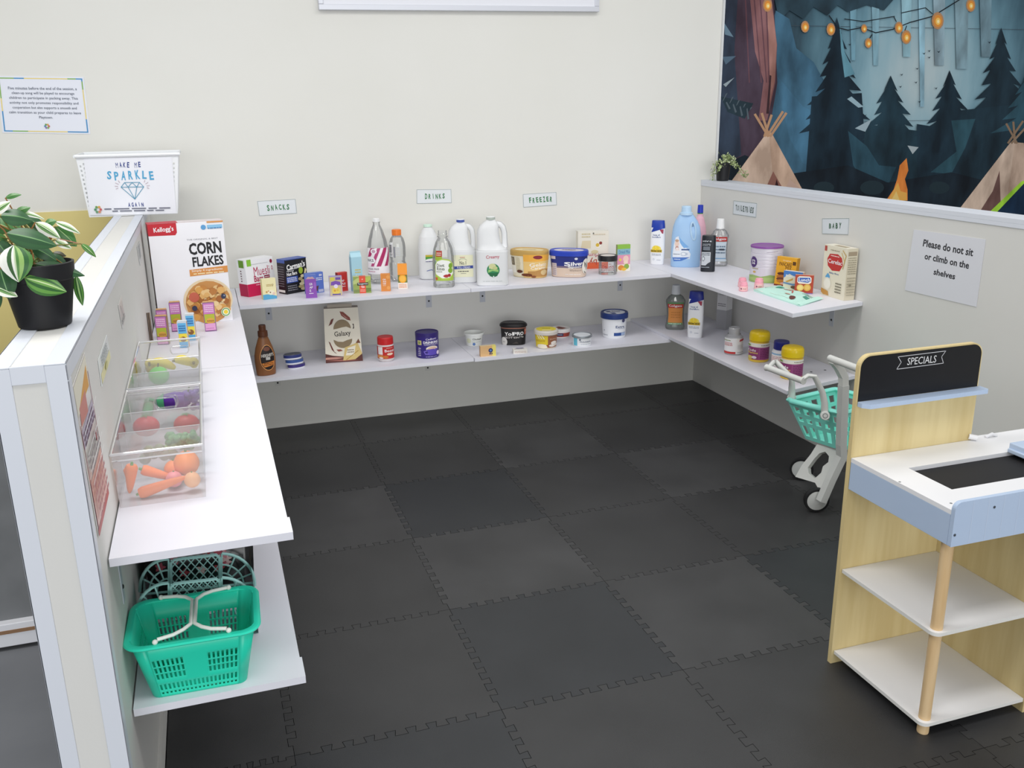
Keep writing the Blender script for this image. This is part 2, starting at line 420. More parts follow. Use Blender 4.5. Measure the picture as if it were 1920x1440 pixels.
bracket((-1.377, 0), (0, -1), zb, .135, .25, 'grey bracket under the back shelf above the purple drinking chocolate tin')
bracket((-1.122, 0), (0, -1), zb, .130, .25, 'grey bracket under the back shelf above the small white yoghurt tub')
bracket((-.423, 0), (0, -1), zb, .128, .25, 'grey bracket under the back shelf above the large white tub')
bracket((-2.075, 0), (0, -1), zl, .132, .25, 'grey bracket under the lower back shelf below the brown syrup bottle', col='dad9d4')
bracket((-1.395, 0), (0, -1), zl, .132, .25, 'grey bracket under the lower back shelf below the purple tin', col='dad9d4')
bracket((-1.085, 0), (0, -1), zl, .120, .25, 'grey bracket under the lower back shelf below the butter block', col='dad9d4')
bracket((-.450, 0), (0, -1), zl, .120, .25, 'grey bracket under the lower back shelf below the large white tub', col='dad9d4')
bracket((0, -1.058), (-1, 0), zb, .115, .2, 'grey bracket under the right shelf below the cream cereal box')
bracket((0, -.47), (-1, 0), ZRL - .0138, .10, .2, 'grey bracket under the lower right shelf near the back corner')
bracket((XP, -2.37), (1, 0), zb, .13, .2, 'grey bracket under the left shelf beside the sage lattice basket')

# ---------------------------------------------------------------- signs and papers on the walls
def wall_frame(kind, pts):
    """corner points TL,TR,BR,BL on a wall -> (map from unit square, W, H)"""
    TL, TR, BR, BL = pts
    n = (TR - TL).cross(BL - TL).normalized(); n = -n if n.dot(CAMP - TL) < 0 else n
    W = (TR - TL).length; H = (TL - BL).length
    def f(x, y, e):
        u, v = x / W, y / H
        return BL * (1 - u) * (1 - v) + BR * u * (1 - v) + TL * (1 - u) * v + TR * u * v + n * e
    return f, W, H, n
def sheet(name, label, cat, pts, colour, art, group=None, th=.0012, edge=None, rough=.45):
    f, W, H, n = wall_frame(None, pts); q = MB()
    V = [f(0, 0, .0002), f(W, 0, .0002), f(W, H, .0002), f(0, H, .0002)] ; V += [p + n * th for p in V]
    q.add(V, [(3, 2, 1, 0), (4, 5, 6, 7), (0, 1, 5, 4), (1, 2, 6, 5), (2, 3, 7, 6), (3, 0, 4, 7)], M(colour, rough))
    q.art(art, W, H, lambda x, y, e: f(x, y, e + th), e0=.0005)
    return tag(q.obj(name), label, cat, group)
def quadY(*p): return [onY(u, v, -.0004) for u, v in p]
def quadX(x, *p): return [onX(u, v, x) for u, v in p]
def rectY(x0, x1, z0, z1, y=-.0004, tilt=0):
    d = (x1 - x0) * tilt
    return [Vector((x0, y, z1)), Vector((x1, y, z1 + d)), Vector((x1, y, z0 + d)), Vector((x0, y, z0))]
GR = '2f7a45'
def hand(word, cx, cy, h, w, c, jig=.03, bold=.03):
    """hand-lettered word, one letter at a time"""
    out = []; n = len(word); rr = random.Random(word)
    for i, ch in enumerate(word):
        if ch == ' ': continue
        x = cx + (i - (n - 1) / 2) * w / n
        out.append(('t', ch, x, cy + rr.uniform(-jig, jig), h * rr.uniform(.93, 1.07), c, w / n * (.62 if ch != 'I' else .14), rr.uniform(-.12, .12), bold))
    return out
EDGE = lambda c='7d8a84', w=.008: [('s', [(.01, .02), (.99, .02), (.99, .98), (.01, .98), (.01, .02)], w, c)]
sheet('shelf_sign', 'white sign lettered SNACKS in green on the back wall', 'sign', quadY((482, 377), (554, 373), (557, 400), (486, 405)), 'e3e7ea', EDGE() + hand('SNACKS', .52, .5, .38, .62, GR), 'hand lettered shelf signs')
sheet('shelf_sign', 'white sign lettered DRINKS in green on the back wall', 'sign', quadY((781, 355), (846, 354.5), (847, 380.5), (781, 382)), 'e3e7ea', EDGE() + hand('DRINKS', .52, .5, .38, .60, GR), 'hand lettered shelf signs')
sheet('shelf_sign', 'white sign lettered FREEZER in green on the back wall', 'sign', quadY((980, 364), (1043, 360), (1044, 384.5), (981, 389)), 'e3e7ea', EDGE() + hand('FREEZER', .52, .5, .40, .72, GR), 'hand lettered shelf signs')
sheet('shelf_sign', 'white sign lettered TOILETRIES on the right half wall', 'sign', quadX(-.0004, (1376, 376), (1420, 381), (1418, 408), (1374.5, 401.5)), 'd9dfe4', EDGE() + hand('TOILETRIES', .5, .5, .42, .80, '41574c'), 'hand lettered shelf signs')
sheet('shelf_sign', 'white sign lettered BABY on the right half wall', 'sign', quadX(-.0004, (1542, 409.5), (1593, 409), (1591, 440.5), (1542, 438.5)), 'd9dfe4', EDGE() + hand('BABY', .5, .52, .34, .50, '2f5f41'), 'hand lettered shelf signs')
sheet('paper_notice', 'white paper reading please do not sit or climb on the shelves', 'paper notice', quadX(-.0005, (1714, 430.5), (1848.5, 449), (1831, 575.5), (1697, 544)), 'dcdde3',
      [('t', 'Please do not sit', .52, .80, .115, '2a2a30', .70, -.03, .022), ('t', 'or climb on the', .53, .60, .105, '2a2a30', .62, -.03, .022), ('t', 'shelves', .53, .39, .095, '2a2a30', .30, -.03, .022)], rough=.7)
GN, YL, BL_ = '86b25c', 'e8d48a', '3f8ec4'
brd = []
for a0, a1, c in ((0, .18, GN), (.18, .30, BL_), (.30, .82, YL), (.82, .92, GN), (.92, 1, BL_)): brd.append(('r', .02 + a0 * .96, .955, .02 + a1 * .96, .975, c))
for a0, a1, c in ((0, .1, BL_), (.1, .28, GN), (.28, .75, YL), (.75, 1, BL_)): brd.append(('r', .02 + a0 * .96, .025, .02 + a1 * .96, .045, c))
for a0, a1, c in ((0, .38, BL_), (.38, .62, YL), (.62, 1, GN)): brd.append(('r', .02, .03 + a0 * .94, .034, .03 + a1 * .94, c))
for a0, a1, c in ((0, .25, BL_), (.25, .80, YL), (.80, .95, GN), (.95, 1, BL_)): brd.append(('r', .966, .03 + a0 * .94, .98, .03 + a1 * .94, c))
TX = ['Five minutes before the end of the session, a', 'clean-up song will be played to encourage', 'children to participate in packing away. This', 'activity not only promotes responsibility and', 'cooperation but also supports a smooth and', 'calm transition as your child prepares to leave', 'Playtown.']
for k, s_ in enumerate(TX): brd.append(('t', s_, .51, .79 - k * .085, .058, '4a5568', .82 * len(s_) / 47, 0, .004))
for k, c in enumerate(('c75b5b', 'd9a04a', '6c9c56', '4f8fa8', '8a6bb0', '86b25c')): brd.append(('c', .51 + .022 * math.cos(k * 1.05), .13 + .032 * math.sin(k * 1.05), .012, c))
sheet('paper_notice', 'white laminated notice with green, yellow and blue border at far left', 'paper notice', quadY((-7, 142.5), (157, 144.5), (169.5, 251.5), (5, 249)), 'dfe2ec', brd, rough=.3)
# framed white board at the top of the wall
b = thing('white_board', 'white framed board high on the back wall at the top edge', 'board', (-1.172, 0, 1.762))
q = MB(); q.box((-.600, -.018, 0), (.600, -.001, .70), M('e9eaf0', .35)); q.obj('panel', b)
q = MB(); g = M('d6d8df', .35, .2)
q.box((-.612, -.024, -.010), (.612, -.001, .012), g); q.box((-.612, -.024, .69), (.612, -.001, .71), g); q.box((-.612, -.024, .012), (-.592, -.001, .69), g); q.box((.592, -.024, .012), (.612, -.001, .69), g)
q.obj('frame', b, bevel=.002); b.rotation_euler.y = -.012

# papers on the inner face of the left partition
sheet('food_poster', 'laminated healthy eating pyramid poster on the left partition', 'poster', quadX(XP + .0004, (134, 727), (157, 661), (202, 925), (184, 1007)), 'ddd9d4',
      [('p', [(.03, .80), (.97, .80), (.97, .99), (.03, .99)], 'e7e2cf'), ('p', [(.12, .82), (.90, .80), (.90, .94)], 'dda34e'), ('p', [(.10, .72), (.60, .70), (.62, .84), (.15, .83)], 'cf8a80'),
       ('r', .05, .58, .95, .70, 'c9bfd0'), ('r', .05, .22, .95, .36, 'e6b7aa'), ('r', .05, .05, .95, .22, 'e9c6bd'), ('r', .0, .0, 1, .045, 'b9605f'),
       ('s', [(.04, .04), (.04, .74)], .02, '95394d'), ('s', [(.96, .04), (.96, .88)], .02, '95394d'), ('l', .1, .58, .9, .68, 3, '70546a'), ('l', .1, .38, .9, .54, 4, '8c8488'), ('e', .7, .5, .03, .035, '9a3a4a'), ('l', .1, .08, .9, .34, 5, 'b1787a')] +
      [('s', [(.0, z), (1, z)], .012, 'f0eeee') for z in (.36, .45, .56, .70)], rough=.25)
sheet('picture_card', 'small laminated picture card nearest the poster on the left partition', 'card', quadX(XP + .0004, (183, 675), (199, 628), (207, 670), (190, 725)), 'dde2e0',
      [('r', .04, .04, .96, .40, 'e9e4b4'), ('l', .2, .5, .8, .9, 4, '9aa3a6'), ('e', .5, .25, .12, .13, 'd5d39a')], 'picture cards on the left partition', rough=.3)
sheet('picture_card', 'small sketch card between poster and cereal box on the left partition', 'card', quadX(XP + .0004, (221, 572), (226, 554), (234, 596), (229, 617)), 'd3d4d1',
      [('s', [(.1, .2), (.4, .8), (.6, .3), (.9, .8)], .02, '7b7e80'), ('l', .1, .1, .9, .3, 2, '8b8e90')], 'picture cards on the left partition', rough=.3)
sheet('picture_card', 'small grey card beside the cereal box on the left partition', 'card', quadX(XP + .0004, (256, 463), (261, 452), (265, 487), (262, 498)), 'c4c5c3',
      [('r', .2, .25, .8, .75, '9b9d9c'), ('l', .2, .78, .8, .95, 2, '8b8e90')], 'picture cards on the left partition', rough=.3)
# faint tape strip on partition edge
# grey display panel on the far side of the partition
b = thing('display_panel', 'grey freestanding panel with white base behind the left partition', 'display panel', (-2.98, -1.55, -.0125))
q = MB(); q.box((-.7, .012, .078), (.36, .035, .66), noisy('grey_felt', '6f7173', '787a7c', 9, .9)); q.obj('panel', b)
q = MB(); q.box((-.7, -.012, .012), (.36, .06, .078), M('dcdde2', .5)); q.obj('base', b, bevel=.002)
q = MB(); q.box((-.118, -.0135, .050), (.30, -.0118, .060), M('8a6a4e', .6)); q.obj('slot', b)
for x in (-.62, .28): q = MB(); q.box((x, -.02, 0), (x + .05, .068, .012), M('3a3a3c', .6)); q.obj('foot', b)

# ---------------------------------------------------------------- tapestry: printed cloth hanging on the back wall
def Tp(x, y):                                   # from the detail view of the cloth to the wall
    P = onY(1300 + x / 3.0968, y / 3.0968, -.02); return (P.x, P.z)
TX0, TX1, TZ0, TZ1 = .0735, 2.6, .52, 2.02
def tmat():
    m = bpy.data.materials.new('forest_print'); m.use_nodes = True; nt = m.node_tree; N = nt.nodes; Lk = nt.links
    bs = N['Principled BSDF']; bs.inputs['Roughness'].default_value = .75; bs.inputs['Specular IOR Level'].default_value = .15
    geo = N.new('ShaderNodeNewGeometry')
    mp = N.new('ShaderNodeMapping'); cx, cz = Tp(1330, 420); mp.inputs['Location'].default_value = (-cx / .62, 0, -cz / .52); mp.inputs['Scale'].default_value = (1 / .62, 0, 1 / .52)
    Lk.new(geo.outputs['Position'], mp.inputs[0])
    ln = N.new('ShaderNodeVectorMath'); ln.operation = 'LENGTH'; Lk.new(mp.outputs[0], ln.inputs[0])
    nz = N.new('ShaderNodeTexNoise'); nz.inputs['Scale'].default_value = 7; nz.inputs['Detail'].default_value = 6
    mp2 = N.new('ShaderNodeMapping'); mp2.inputs['Scale'].default_value = (1.6, 0, .5); Lk.new(geo.outputs['Position'], mp2.inputs[0]); Lk.new(mp2.outputs[0], nz.inputs['Vector'])
    ad = N.new('ShaderNodeMath'); ad.operation = 'MULTIPLY_ADD'; ad.inputs[1].default_value = .55; Lk.new(nz.outputs['Fac'], ad.inputs[0]); Lk.new(ln.outputs['Value'], ad.inputs[2])
    cr = N.new('ShaderNodeValToRGB'); e = cr.color_ramp.elements
    e[0].position = .22; e[0].color = rgb('b4c6ca'); e[1].position = 1.0; e[1].color = rgb('232b36')
    for p, c in ((.45, '93b4bf'), (.62, '6d93a2'), (.80, '4c6b79')): k = e.new(p); k.color = rgb(c)
    mr = N.new('ShaderNodeMapRange'); mr.inputs['From Max'].default_value = 1.75; Lk.new(ad.outputs[0], mr.inputs['Value'])
    Lk.new(mr.outputs[0], cr.inputs[0]); Lk.new(cr.outputs[0], bs.inputs['Base Color']); return m
b = MB(); NX, NZ = 48, 30
def cloth(x, z): return -.010 - .0035 * math.sin(x * 17) * math.sin(z * 3 + 1) - .0015 * math.sin(x * 41 + z * 9)
G = [(TX0 + (TX1 - TX0) * i / NX, TZ0 + (TZ1 - TZ0) * k / NZ) for k in range(NZ + 1) for i in range(NX + 1)]
b.add([(x, cloth(x, z), z) for x, z in G], [(k * (NX + 1) + i, k * (NX + 1) + i + 1, (k + 1) * (NX + 1) + i + 1, (k + 1) * (NX + 1) + i) for k in range(NZ) for i in range(NX)], tmat(), True)
def pine(tx, ty, by, hw, n, c, seed, lean=0):
    """pine silhouette in detail-view pixels: drooping tiers"""
    rr = random.Random(seed); Lp = [(tx, ty)]; Rp = []
    for k in range(1, n + 1):
        t = (k / n) ** .95; y = ty + (by - ty) * t; w = hw * t * rr.uniform(.85, 1.12)
        Lp += [(tx - w + lean * t, y + rr.uniform(4, 16)), (tx - w * rr.uniform(.48, .6) + lean * t, y - rr.uniform(0, 10))]
        w = hw * t * rr.uniform(.85, 1.12)
        Rp += [(tx + w + lean * t, y + rr.uniform(4, 16)), (tx + w * rr.uniform(.48, .6) + lean * t, y - rr.uniform(0, 10))]
    return ([*Lp, *reversed(Rp)], c)
pr = []
def R(pts, c): pr.append((pts, c))
for x, w, y1, c in ((1060, 46, 380, '7d9fab'), (1240, 60, 330, '86a6b0'), (1430, 70, 380, '8a9fa8'), (930, 40, 350, '6b8f9d'), (1560, 80, 400, '7c949d'), (1700, 70, 330, '6f8791'), (1330, 40, 620, '8db0be')):
    R([(x - w / 2, -20), (x + w / 2, -20), (x + w / 2 - 8, y1), (x - w / 2 + 10, y1)], c)
R([(470, -20), (1180, -20), (1110, 60), (1010, 30), (900, 70), (840, 30), (780, 90), (700, 40), (640, 110), (560, 60), (500, 120)], '2c3d47')
R([(480, 60), (560, 110), (600, 280), (700, 360), (790, 520), (690, 590), (890, 760), (720, 770), (850, 810), (760, 870), (850, 910), (820, 985), (640, 1000), (600, 1080), (440, 900), (430, 300)], '3c5b70')
R([(470, 420), (640, 620), (890, 740), (880, 775), (720, 760), (760, 850), (850, 915), (830, 985), (640, 950), (560, 800)], '3f6178')
R([(700, 760), (890, 745), (885, 775), (720, 772)], '5b8093')
R([(100, -20), (470, -20), (480, 250), (490, 480), (430, 830), (320, 1000), (100, 1000)], '44343f')
R([(330, -20), (455, -20), (488, 260), (478, 480), (430, 700), (380, 700), (410, 470), (360, 300)], '7d5454')
R([(410, -20), (455, -20), (486, 260), (474, 470), (440, 620), (445, 430), (440, 200)], '9a6c62')
for x0, x1 in ((350, 400), (385, 430), (420, 445), (300, 330)): R([(x0, -20), (x0 + 8, -20), (x1, 480), (x1 - 6, 480)], '5d3c42')
R([(425, 660), (445, 435), (455, 440), (440, 660)], '3d2a2e')
R([(100, -20), (260, -20), (240, 300), (280, 900), (100, 1000)], '2f3644')
R([(180, 130), (235, 215), (185, 200)], '6a8292'); R([(175, 490), (240, 450), (190, 505)], '93a0a6'); R([(170, 330), (250, 325), (190, 375)], '53687a')
pr.append(pine(835, 100, 760, 205, 8, '1b2731', 3)); R([(690, 560), (980, 540), (1020, 1200), (640, 1200)], '1b2731')
R([(850, 130), (880, 300), (940, 430), (880, 450), (860, 300)], '5d8795')
pr.append(pine(1148, 438, 800, 180, 5, '1f2f38', 5)); R([(1000, 720), (1310, 760), (1350, 1300), (960, 1300)], '1f2f38')
pr.append(pine(1490, 408, 780, 190, 5, '1d2b35', 8)); R([(1300, 720), (1560, 760), (1580, 1300), (1300, 1300)], '1d2b35')
pr.append(pine(1790, 160, 720, 215, 7, '1c2830', 11)); R([(1560, 640), (2300, 560), (2300, 1300), (1500, 1300)], '1e2c35')
pr.append(pine(1960, 380, 760, 230, 5, '2d4853', 14))
R([(1500, 700), (1640, 690), (1580, 860), (1500, 1010), (1380, 1000), (1530, 880)], '2b4650')
R([(900, 760), (1010, 850), (1080, 960), (1180, 970), (1140, 1060), (980, 1040), (930, 960)], '2a4450')
R([(1245, 845), (1310, 855), (1275, 895)], 'a9b4b8'); R([(940, 745), (1040, 690), (1000, 765)], '9fb3bc')
R([(895, 575), (920, 560), (990, 620), (960, 625)], '9ab5c0')
R([(560, 1010), (900, 960), (1130, 1060), (1500, 1000), (1900, 1100), (2300, 1050), (2300, 1600), (100, 1600), (100, 990), (300, 900)], '1a2028')
for cx, cy, r in ((1040, 1090, 70), (1430, 1090, 60), (760, 1090, 60)): pr.append((ell(cx, cy, r, r * .6, 14), '27363d'))
R([(160, 560), (350, 600), (300, 690), (200, 650)], '232d33')
for k in range(9): R([(170 + k * 20, 590 + k * 6), (176 + k * 20, 585 + k * 6), (200 + k * 18, 540 + k * 10 + (k % 2) * 80), (190 + k * 18, 545 + k * 10 + (k % 2) * 80)], '56626a')
# tipis, camp fire, corner of a tent
R([(425, 775), (455, 770), (640, 1110), (180, 1110)], 'bd9c86'); R([(425, 775), (440, 772), (470, 1110), (180, 1110)], 'c8ac98')
R([(465, 995), (415, 1110), (530, 1110)], '8d6156'); R([(485, 1040), (468, 1110), (505, 1110)], '3a2326'); R([(560, 1040), (530, 1110), (640, 1110)], 'c6a797')
for p in ([(360, 665), (435, 790)], [(400, 660), (440, 790)], [(455, 670), (415, 790)], [(520, 650), (430, 790)], [(540, 658), (450, 790)]): pr += [(q_, 'b78f6f') for q_ in stroke(p, 14)]
R([(1845, 825), (1920, 830), (1990, 1300), (1480, 1300)], 'b79b88'); R([(1845, 825), (1870, 826), (1800, 1300), (1480, 1300)], 'c2a894'); R([(1780, 990), (1740, 1110), (1620, 1300), (1790, 1300)], '6a4a44')
for p in ([(1820, 720), (1880, 830)], [(1860, 710), (1870, 830)], [(1915, 705), (1830, 830)], [(1950, 720), (1850, 830)]): pr += [(q_, '8d755f') for q_ in stroke(p, 12)]
R([(1240, 918), (1250, 990), (1230, 1040), (1245, 1100), (1245, 1165), (1120, 1165), (1165, 1100), (1185, 1040), (1200, 960)], 'df7a35')
R([(1190, 1060), (1205, 1110), (1240, 1120), (1240, 1165), (1130, 1165)], 'eeb257'); R([(1180, 1110), (1200, 1165), (1150, 1165)], 'f3cf7c')
R([(1680, 1300), (1920, 1060), (2300, 900), (2300, 1600), (1680, 1600)], '17283d'); R([(1650, 1300), (1905, 1055), (1925, 1062), (1700, 1300)], '9ed43a'); R([(1905, 1055), (2300, 890), (2300, 905), (1925, 1064)], '9ed43a')
# string of lights and birds
for p, w in (([(790, 90), (840, 160), (900, 175), (980, 160), (1060, 190), (1160, 170), (1260, 130), (1390, 95), (1480, 40), (1560, -10)], 6), ([(880, 110), (990, 125), (1170, 95)], 5), ([(1210, 75), (1350, 45), (1390, 80)], 5), ([(1040, 200), (1015, 240)], 5), ([(1165, 95), (1180, 125)], 5), ([(1240, 150), (1225, 190)], 5)): pr += [(q_, '20262c') for q_ in stroke(p, w)]
for x, y, r in ((432, 30, 34), (650, 155, 30), (800, 170, 32), (993, 165, 22), (1018, 250, 26), (1195, 160, 30), (1238, 215, 36), (1420, 120, 44), (1612, 30, 34)):
    for k, c in ((1.0, 'b98a62'), (.72, 'e0923f'), (.42, 'f8c765'), (.2, 'fdeab0')): pr.append((ell(x + (1 - k) * 4, y + (1 - k) * 6, r * k * .8, r * k * 1.15, 12), c))
for x, y in ((1340, 310), (1370, 295), (1425, 300), (1370, 333), (1300, 398), (1210, 433), (1293, 478), (1203, 503), (1410, 512), (1313, 590), (908, 258), (998, 670), (1720, 245)): R([(x - 9, y - 5), (x, y), (x + 9, y - 6), (x + 2, y + 7)], '22303a')
e = .0012
def clip_poly(p):
    for ax, lim, ge in ((0, TX0, True), (0, TX1, False), (1, TZ0, True), (1, TZ1, False)):
        p = [(q[1], q[0]) for q in p] if ax else p
        p = clip_x(p, lim, ge)
        p = [(q[1], q[0]) for q in p] if ax else p
        if len(p) < 3: return []
    return p
for pts, c in pr:
    w = clip_poly([Tp(x, y) for x, y in pts])
    if not w: continue
    x0 = min(q_[0] for q_ in w); x1 = max(q_[0] for q_ in w); sx = .05
    big = (x1 - x0) * (max(q_[1] for q_ in w) - min(q_[1] for q_ in w)) > .012
    lt = '%02x%02x%02x' % tuple(min(255, int(int(c[k:k + 2], 16) * 1.22 + a_)) for k, a_ in ((0, 6), (2, 12), (4, 14)))
    dk = '%02x%02x%02x' % tuple(int(int(c[k:k + 2], 16) * .88) for k in (0, 2, 4))
    mm = noisy('print_' + c, dk, lt, 7, .75, 0, 60, (1.4, 1, .6), 5, .35, .72, .15) if big else M(c, .75, 0, .15)
    for k in range(math.floor(x0 / sx), math.ceil(x1 / sx)):
        q_ = clip_x(clip_x(w, k * sx, True), (k + 1) * sx, False) if len(w) > 2 else []
        if len(q_) >= 3: b.poly([(x, -.016 - e, z) for x, z in q_], mm)
    e += .000012
for zf in (Tp(600, 716)[1], Tp(600, 150)[1]):
    b.poly([(TX0, -.0158, zf), (TX1, -.0158, zf), (TX1, -.0158, zf + .002), (TX0, -.0158, zf + .002)], '3a4650')
b.add([(TX0 - .004, -.002, TZ0), (TX0 - .004, -.018, TZ0), (TX0, -.018, TZ0), (TX0 - .004, -.002, TZ1), (TX0 - .004, -.018, TZ1), (TX0, -.018, TZ1)], [(0, 1, 4, 3), (1, 2, 5, 4)], 'e4e6e8')
tag(b.obj('tapestry'), 'large printed forest camping tapestry hanging on the back wall at right', 'tapestry')

# ================================================================ groceries
def crate(name, label, cat, z, pL, pR, vt, D, cols, art={}, group=None, lean=0, taper=0, H=None, rough=.45, extra=None, bevel=.0007):
    """printed carton: front bottom corners seen at pL, pR on the surface at height z, top edge at row vt, depth D"""
    A = onZ(pL[0], pL[1], z); B = onZ(pR[0], pR[1], z); d = B - A; W = d.length; rz = math.atan2(d.y, d.x)
    H = H or height_at(A, vt); q = MB(); t = taper
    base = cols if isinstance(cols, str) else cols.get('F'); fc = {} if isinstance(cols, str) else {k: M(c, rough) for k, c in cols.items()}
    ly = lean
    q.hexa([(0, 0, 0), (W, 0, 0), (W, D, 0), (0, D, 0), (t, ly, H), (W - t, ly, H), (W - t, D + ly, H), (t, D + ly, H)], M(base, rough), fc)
    fF = lambda x, y, e: (x + (t * (1 - 2 * x / W)) * y / H, ly * y / H - e, y)
    fL = lambda x, y, e: (-e + t * y / H, D - x + ly * y / H, y)
    fR = lambda x, y, e: (W + e - t * y / H, x + ly * y / H, y)
    fT = lambda x, y, e: (t + x, y + ly, H + e)
    if 'F' in art: q.art(art['F'], W, H, fF)
    if 'L' in art: q.art(art['L'], D, H, fL)
    if 'R' in art: q.art(art['R'], D, H, fR)
    if 'T' in art: q.art(art['T'], W - 2 * t, D, fT)
    if extra: extra(q, W, D, H)
    o = q.obj(name, loc=A + Vector((0, 0, .0003)), rz=rz)
    return tag(o, label, cat, group)

class Round:
    """things with a round or oval plan: p = row of the nearest base point, width in picture px"""
    def __init__(s, name, label, cat, z, uc, vb, wpx, vt, group=None, sx=1, sy=1, turn=0):
        P = onZ(uc, vb, z); dep = depth(P); s.r = wpx / 2 * dep / FPX
        h = Vector((RF.x, RF.y, 0)).normalized(); h = Vector((P.x - CAMP.x, P.y - CAMP.y, 0)).normalized()
        s.C = P + h * s.r * (sy if sy < 1 else 1) * .97; s.C.z = z + .0003
        s.H = height_at(s.C, vt); s.face = math.atan2(-h.x, h.y) + turn     # local -y looks at the viewer
        s.t = thing(name, label, cat, s.C, s.face, group)
    def part(s, name, fn, label=None):
        q = MB(); fn(q); o = q.obj(name, s.t)
        if label: o['label'] = label
        return o
def rad_at(prof, z):
    for a, b in zip(prof, prof[1:]):
        if a[1] <= z <= b[1] and b[1] > a[1]: return a[0] + (b[0] - a[0]) * (z - a[1]) / (b[1] - a[1])
    return prof[-1][0] if z > prof[-1][1] else prof[0][0]
def wrap(q, art, prof, z0, z1, span, mid=0, sx=1, sy=1, n=2.0, e0=.0005, seg=36):
    """artwork wrapped round a lathe body, centred on the front (local -y), span in radians"""
    Rm = rad_at(prof, (z0 + z1) / 2); W = span * Rm; H = z1 - z0
    def f(x, y, e):
        a = -pi / 2 + mid + (x - .5 * W) / Rm; c, s_ = math.cos(a), math.sin(a); r = rad_at(prof, z0 + y) + e
        return (r * sx * math.copysign(abs(c) ** (2 / n), c), r * sy * math.copysign(abs(s_) ** (2 / n), s_), z0 + y)
    st = 2 * pi / seg * Rm; q.art(art, W, H, f, steps=st, e0=e0, x00=.5 * W + Rm * (pi / 2 - mid), knots=[p_[1] - z0 for p_ in prof])

WH, BK = 'f2f2f4', '1b1b1f'
# ---------------------------------------------------------------- upper back shelf, snacks
crate('snack_box', 'white and magenta muesli bar box leaning at the left end of the back shelf', 'box', ZU, (467, 557.5), (519, 547.5), 489, .055, {'F': WH, 'L': WH, 'T': WH, 'R': WH},
      {'F': [('r', 0, 0, 1, .34, 'c8144f'), ('r', .07, .82, .22, 1, '8cc63f'), ('t', 'Muesli', .56, .66, .24, 'b3164f', .56, 0, .02), ('t', 'Bars', .42, .46, .17, 'b3164f', .32, 0, .02), ('r', .62, .38, .82, .52, '8c1238'), ('l', .64, .4, .8, .5, 2, 'f2dbe3'), ('s', [(.22, .86), (.8, .86)], .006, '6a6a70'), ('e', .92, .88, .045, .055, '8c1238'), ('t', 'O', .93, .70, .12, 'b3164f', .06), ('l', .3, .27, .6, .32, 1, 'f0b7c8')],
       'L': [('r', 0, 0, 1, .34, 'b01046'), ('r', .25, .78, .85, .98, '6a9a2f'), ('l', .35, .38, .5, .72, 5, '5a1d33')]}, 'snack boxes', lean=.010)
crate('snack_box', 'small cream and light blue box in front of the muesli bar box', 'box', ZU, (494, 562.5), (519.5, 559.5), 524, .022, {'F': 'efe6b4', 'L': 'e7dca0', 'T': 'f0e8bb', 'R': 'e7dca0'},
      {'F': [('p', [(0, 0), (1, 0), (1, .13), (.6, .22), (.3, .25), (0, .24)], '58a8cf'), ('e', .62, .32, .24, .12, 'f3ead0'), ('c', .28, .36, .07, 'c99a5a'), ('c', .42, .40, .06, 'd8b079'), ('c', .55, .33, .05, '7a5a48'), ('c', .80, .26, .10, 'e9c9b8'), ('l', .3, .62, .75, .74, 2, 'b59a52'), ('s', [(.74, .62), (.8, .7), (.76, .74)], .02, '8c7a48')]}, 'snack boxes')
crate('snack_box', 'black nut bar box with blue top beside the muesli bar box', 'box', ZU, (538.4, 552.5), (578, 545), 488, .052, {'F': BK, 'L': '201d22', 'T': '4860ac', 'R': '2a3c78'},
      {'F': [('t', "Carman's", .5, .80, .17, 'f4f2ee', .86, .10, .03), ('s', [(.1, .69), (.9, .74)], .018, 'd9d7d2'), ('t', 'Nut Bars', .30, .58, .10, 'f4f2ee', .48, .06, .03), ('l', .06, .64, .4, .68, 1, 'f4f2ee'), ('r', .03, .32, .55, .50, '4860ac'), ('l', .06, .34, .5, .48, 3, 'e8e9f4'), ('l', .05, .08, .5, .26, 3, '8d8b90'),
             ('e', .70, .64, .10, .10, '9cb634')] + [('e', .72 + .07 * math.cos(k * 2.3), .10 + k * .075, .15 - .012 * k, .045, ('cfc08f', 'b9a673', 'ded2a6')[k % 3]) for k in range(6)] + [('p', [(.82, .5), (.9, .7), (.97, .64), (.9, .5)], 'e3d6a8'), ('r', .0, .985, 1, 1, '4860ac')],
       'L': [('r', 0, .9, 1, 1, '4860ac'), ('l', .1, .2, .85, .82, 9, '77747a'), ('r', .1, .05, .9, .12, 'e8e6e2')]}, 'snack boxes')
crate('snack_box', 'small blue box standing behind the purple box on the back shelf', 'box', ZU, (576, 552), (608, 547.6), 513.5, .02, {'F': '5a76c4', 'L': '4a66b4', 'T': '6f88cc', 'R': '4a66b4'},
      {'F': [('t', '88', .84, .86, .10, WH, .16), ('l', .45, .6, .92, .76, 2, WH), ('p', [(.4, .1), (.62, .1), (.7, .36), (.5, .32)], '5b3a3a'), ('r', .68, .04, .95, .16, 'e6e6ee'), ('l', .7, .05, .93, .15, 2, '4a66b4')]}, 'snack boxes')
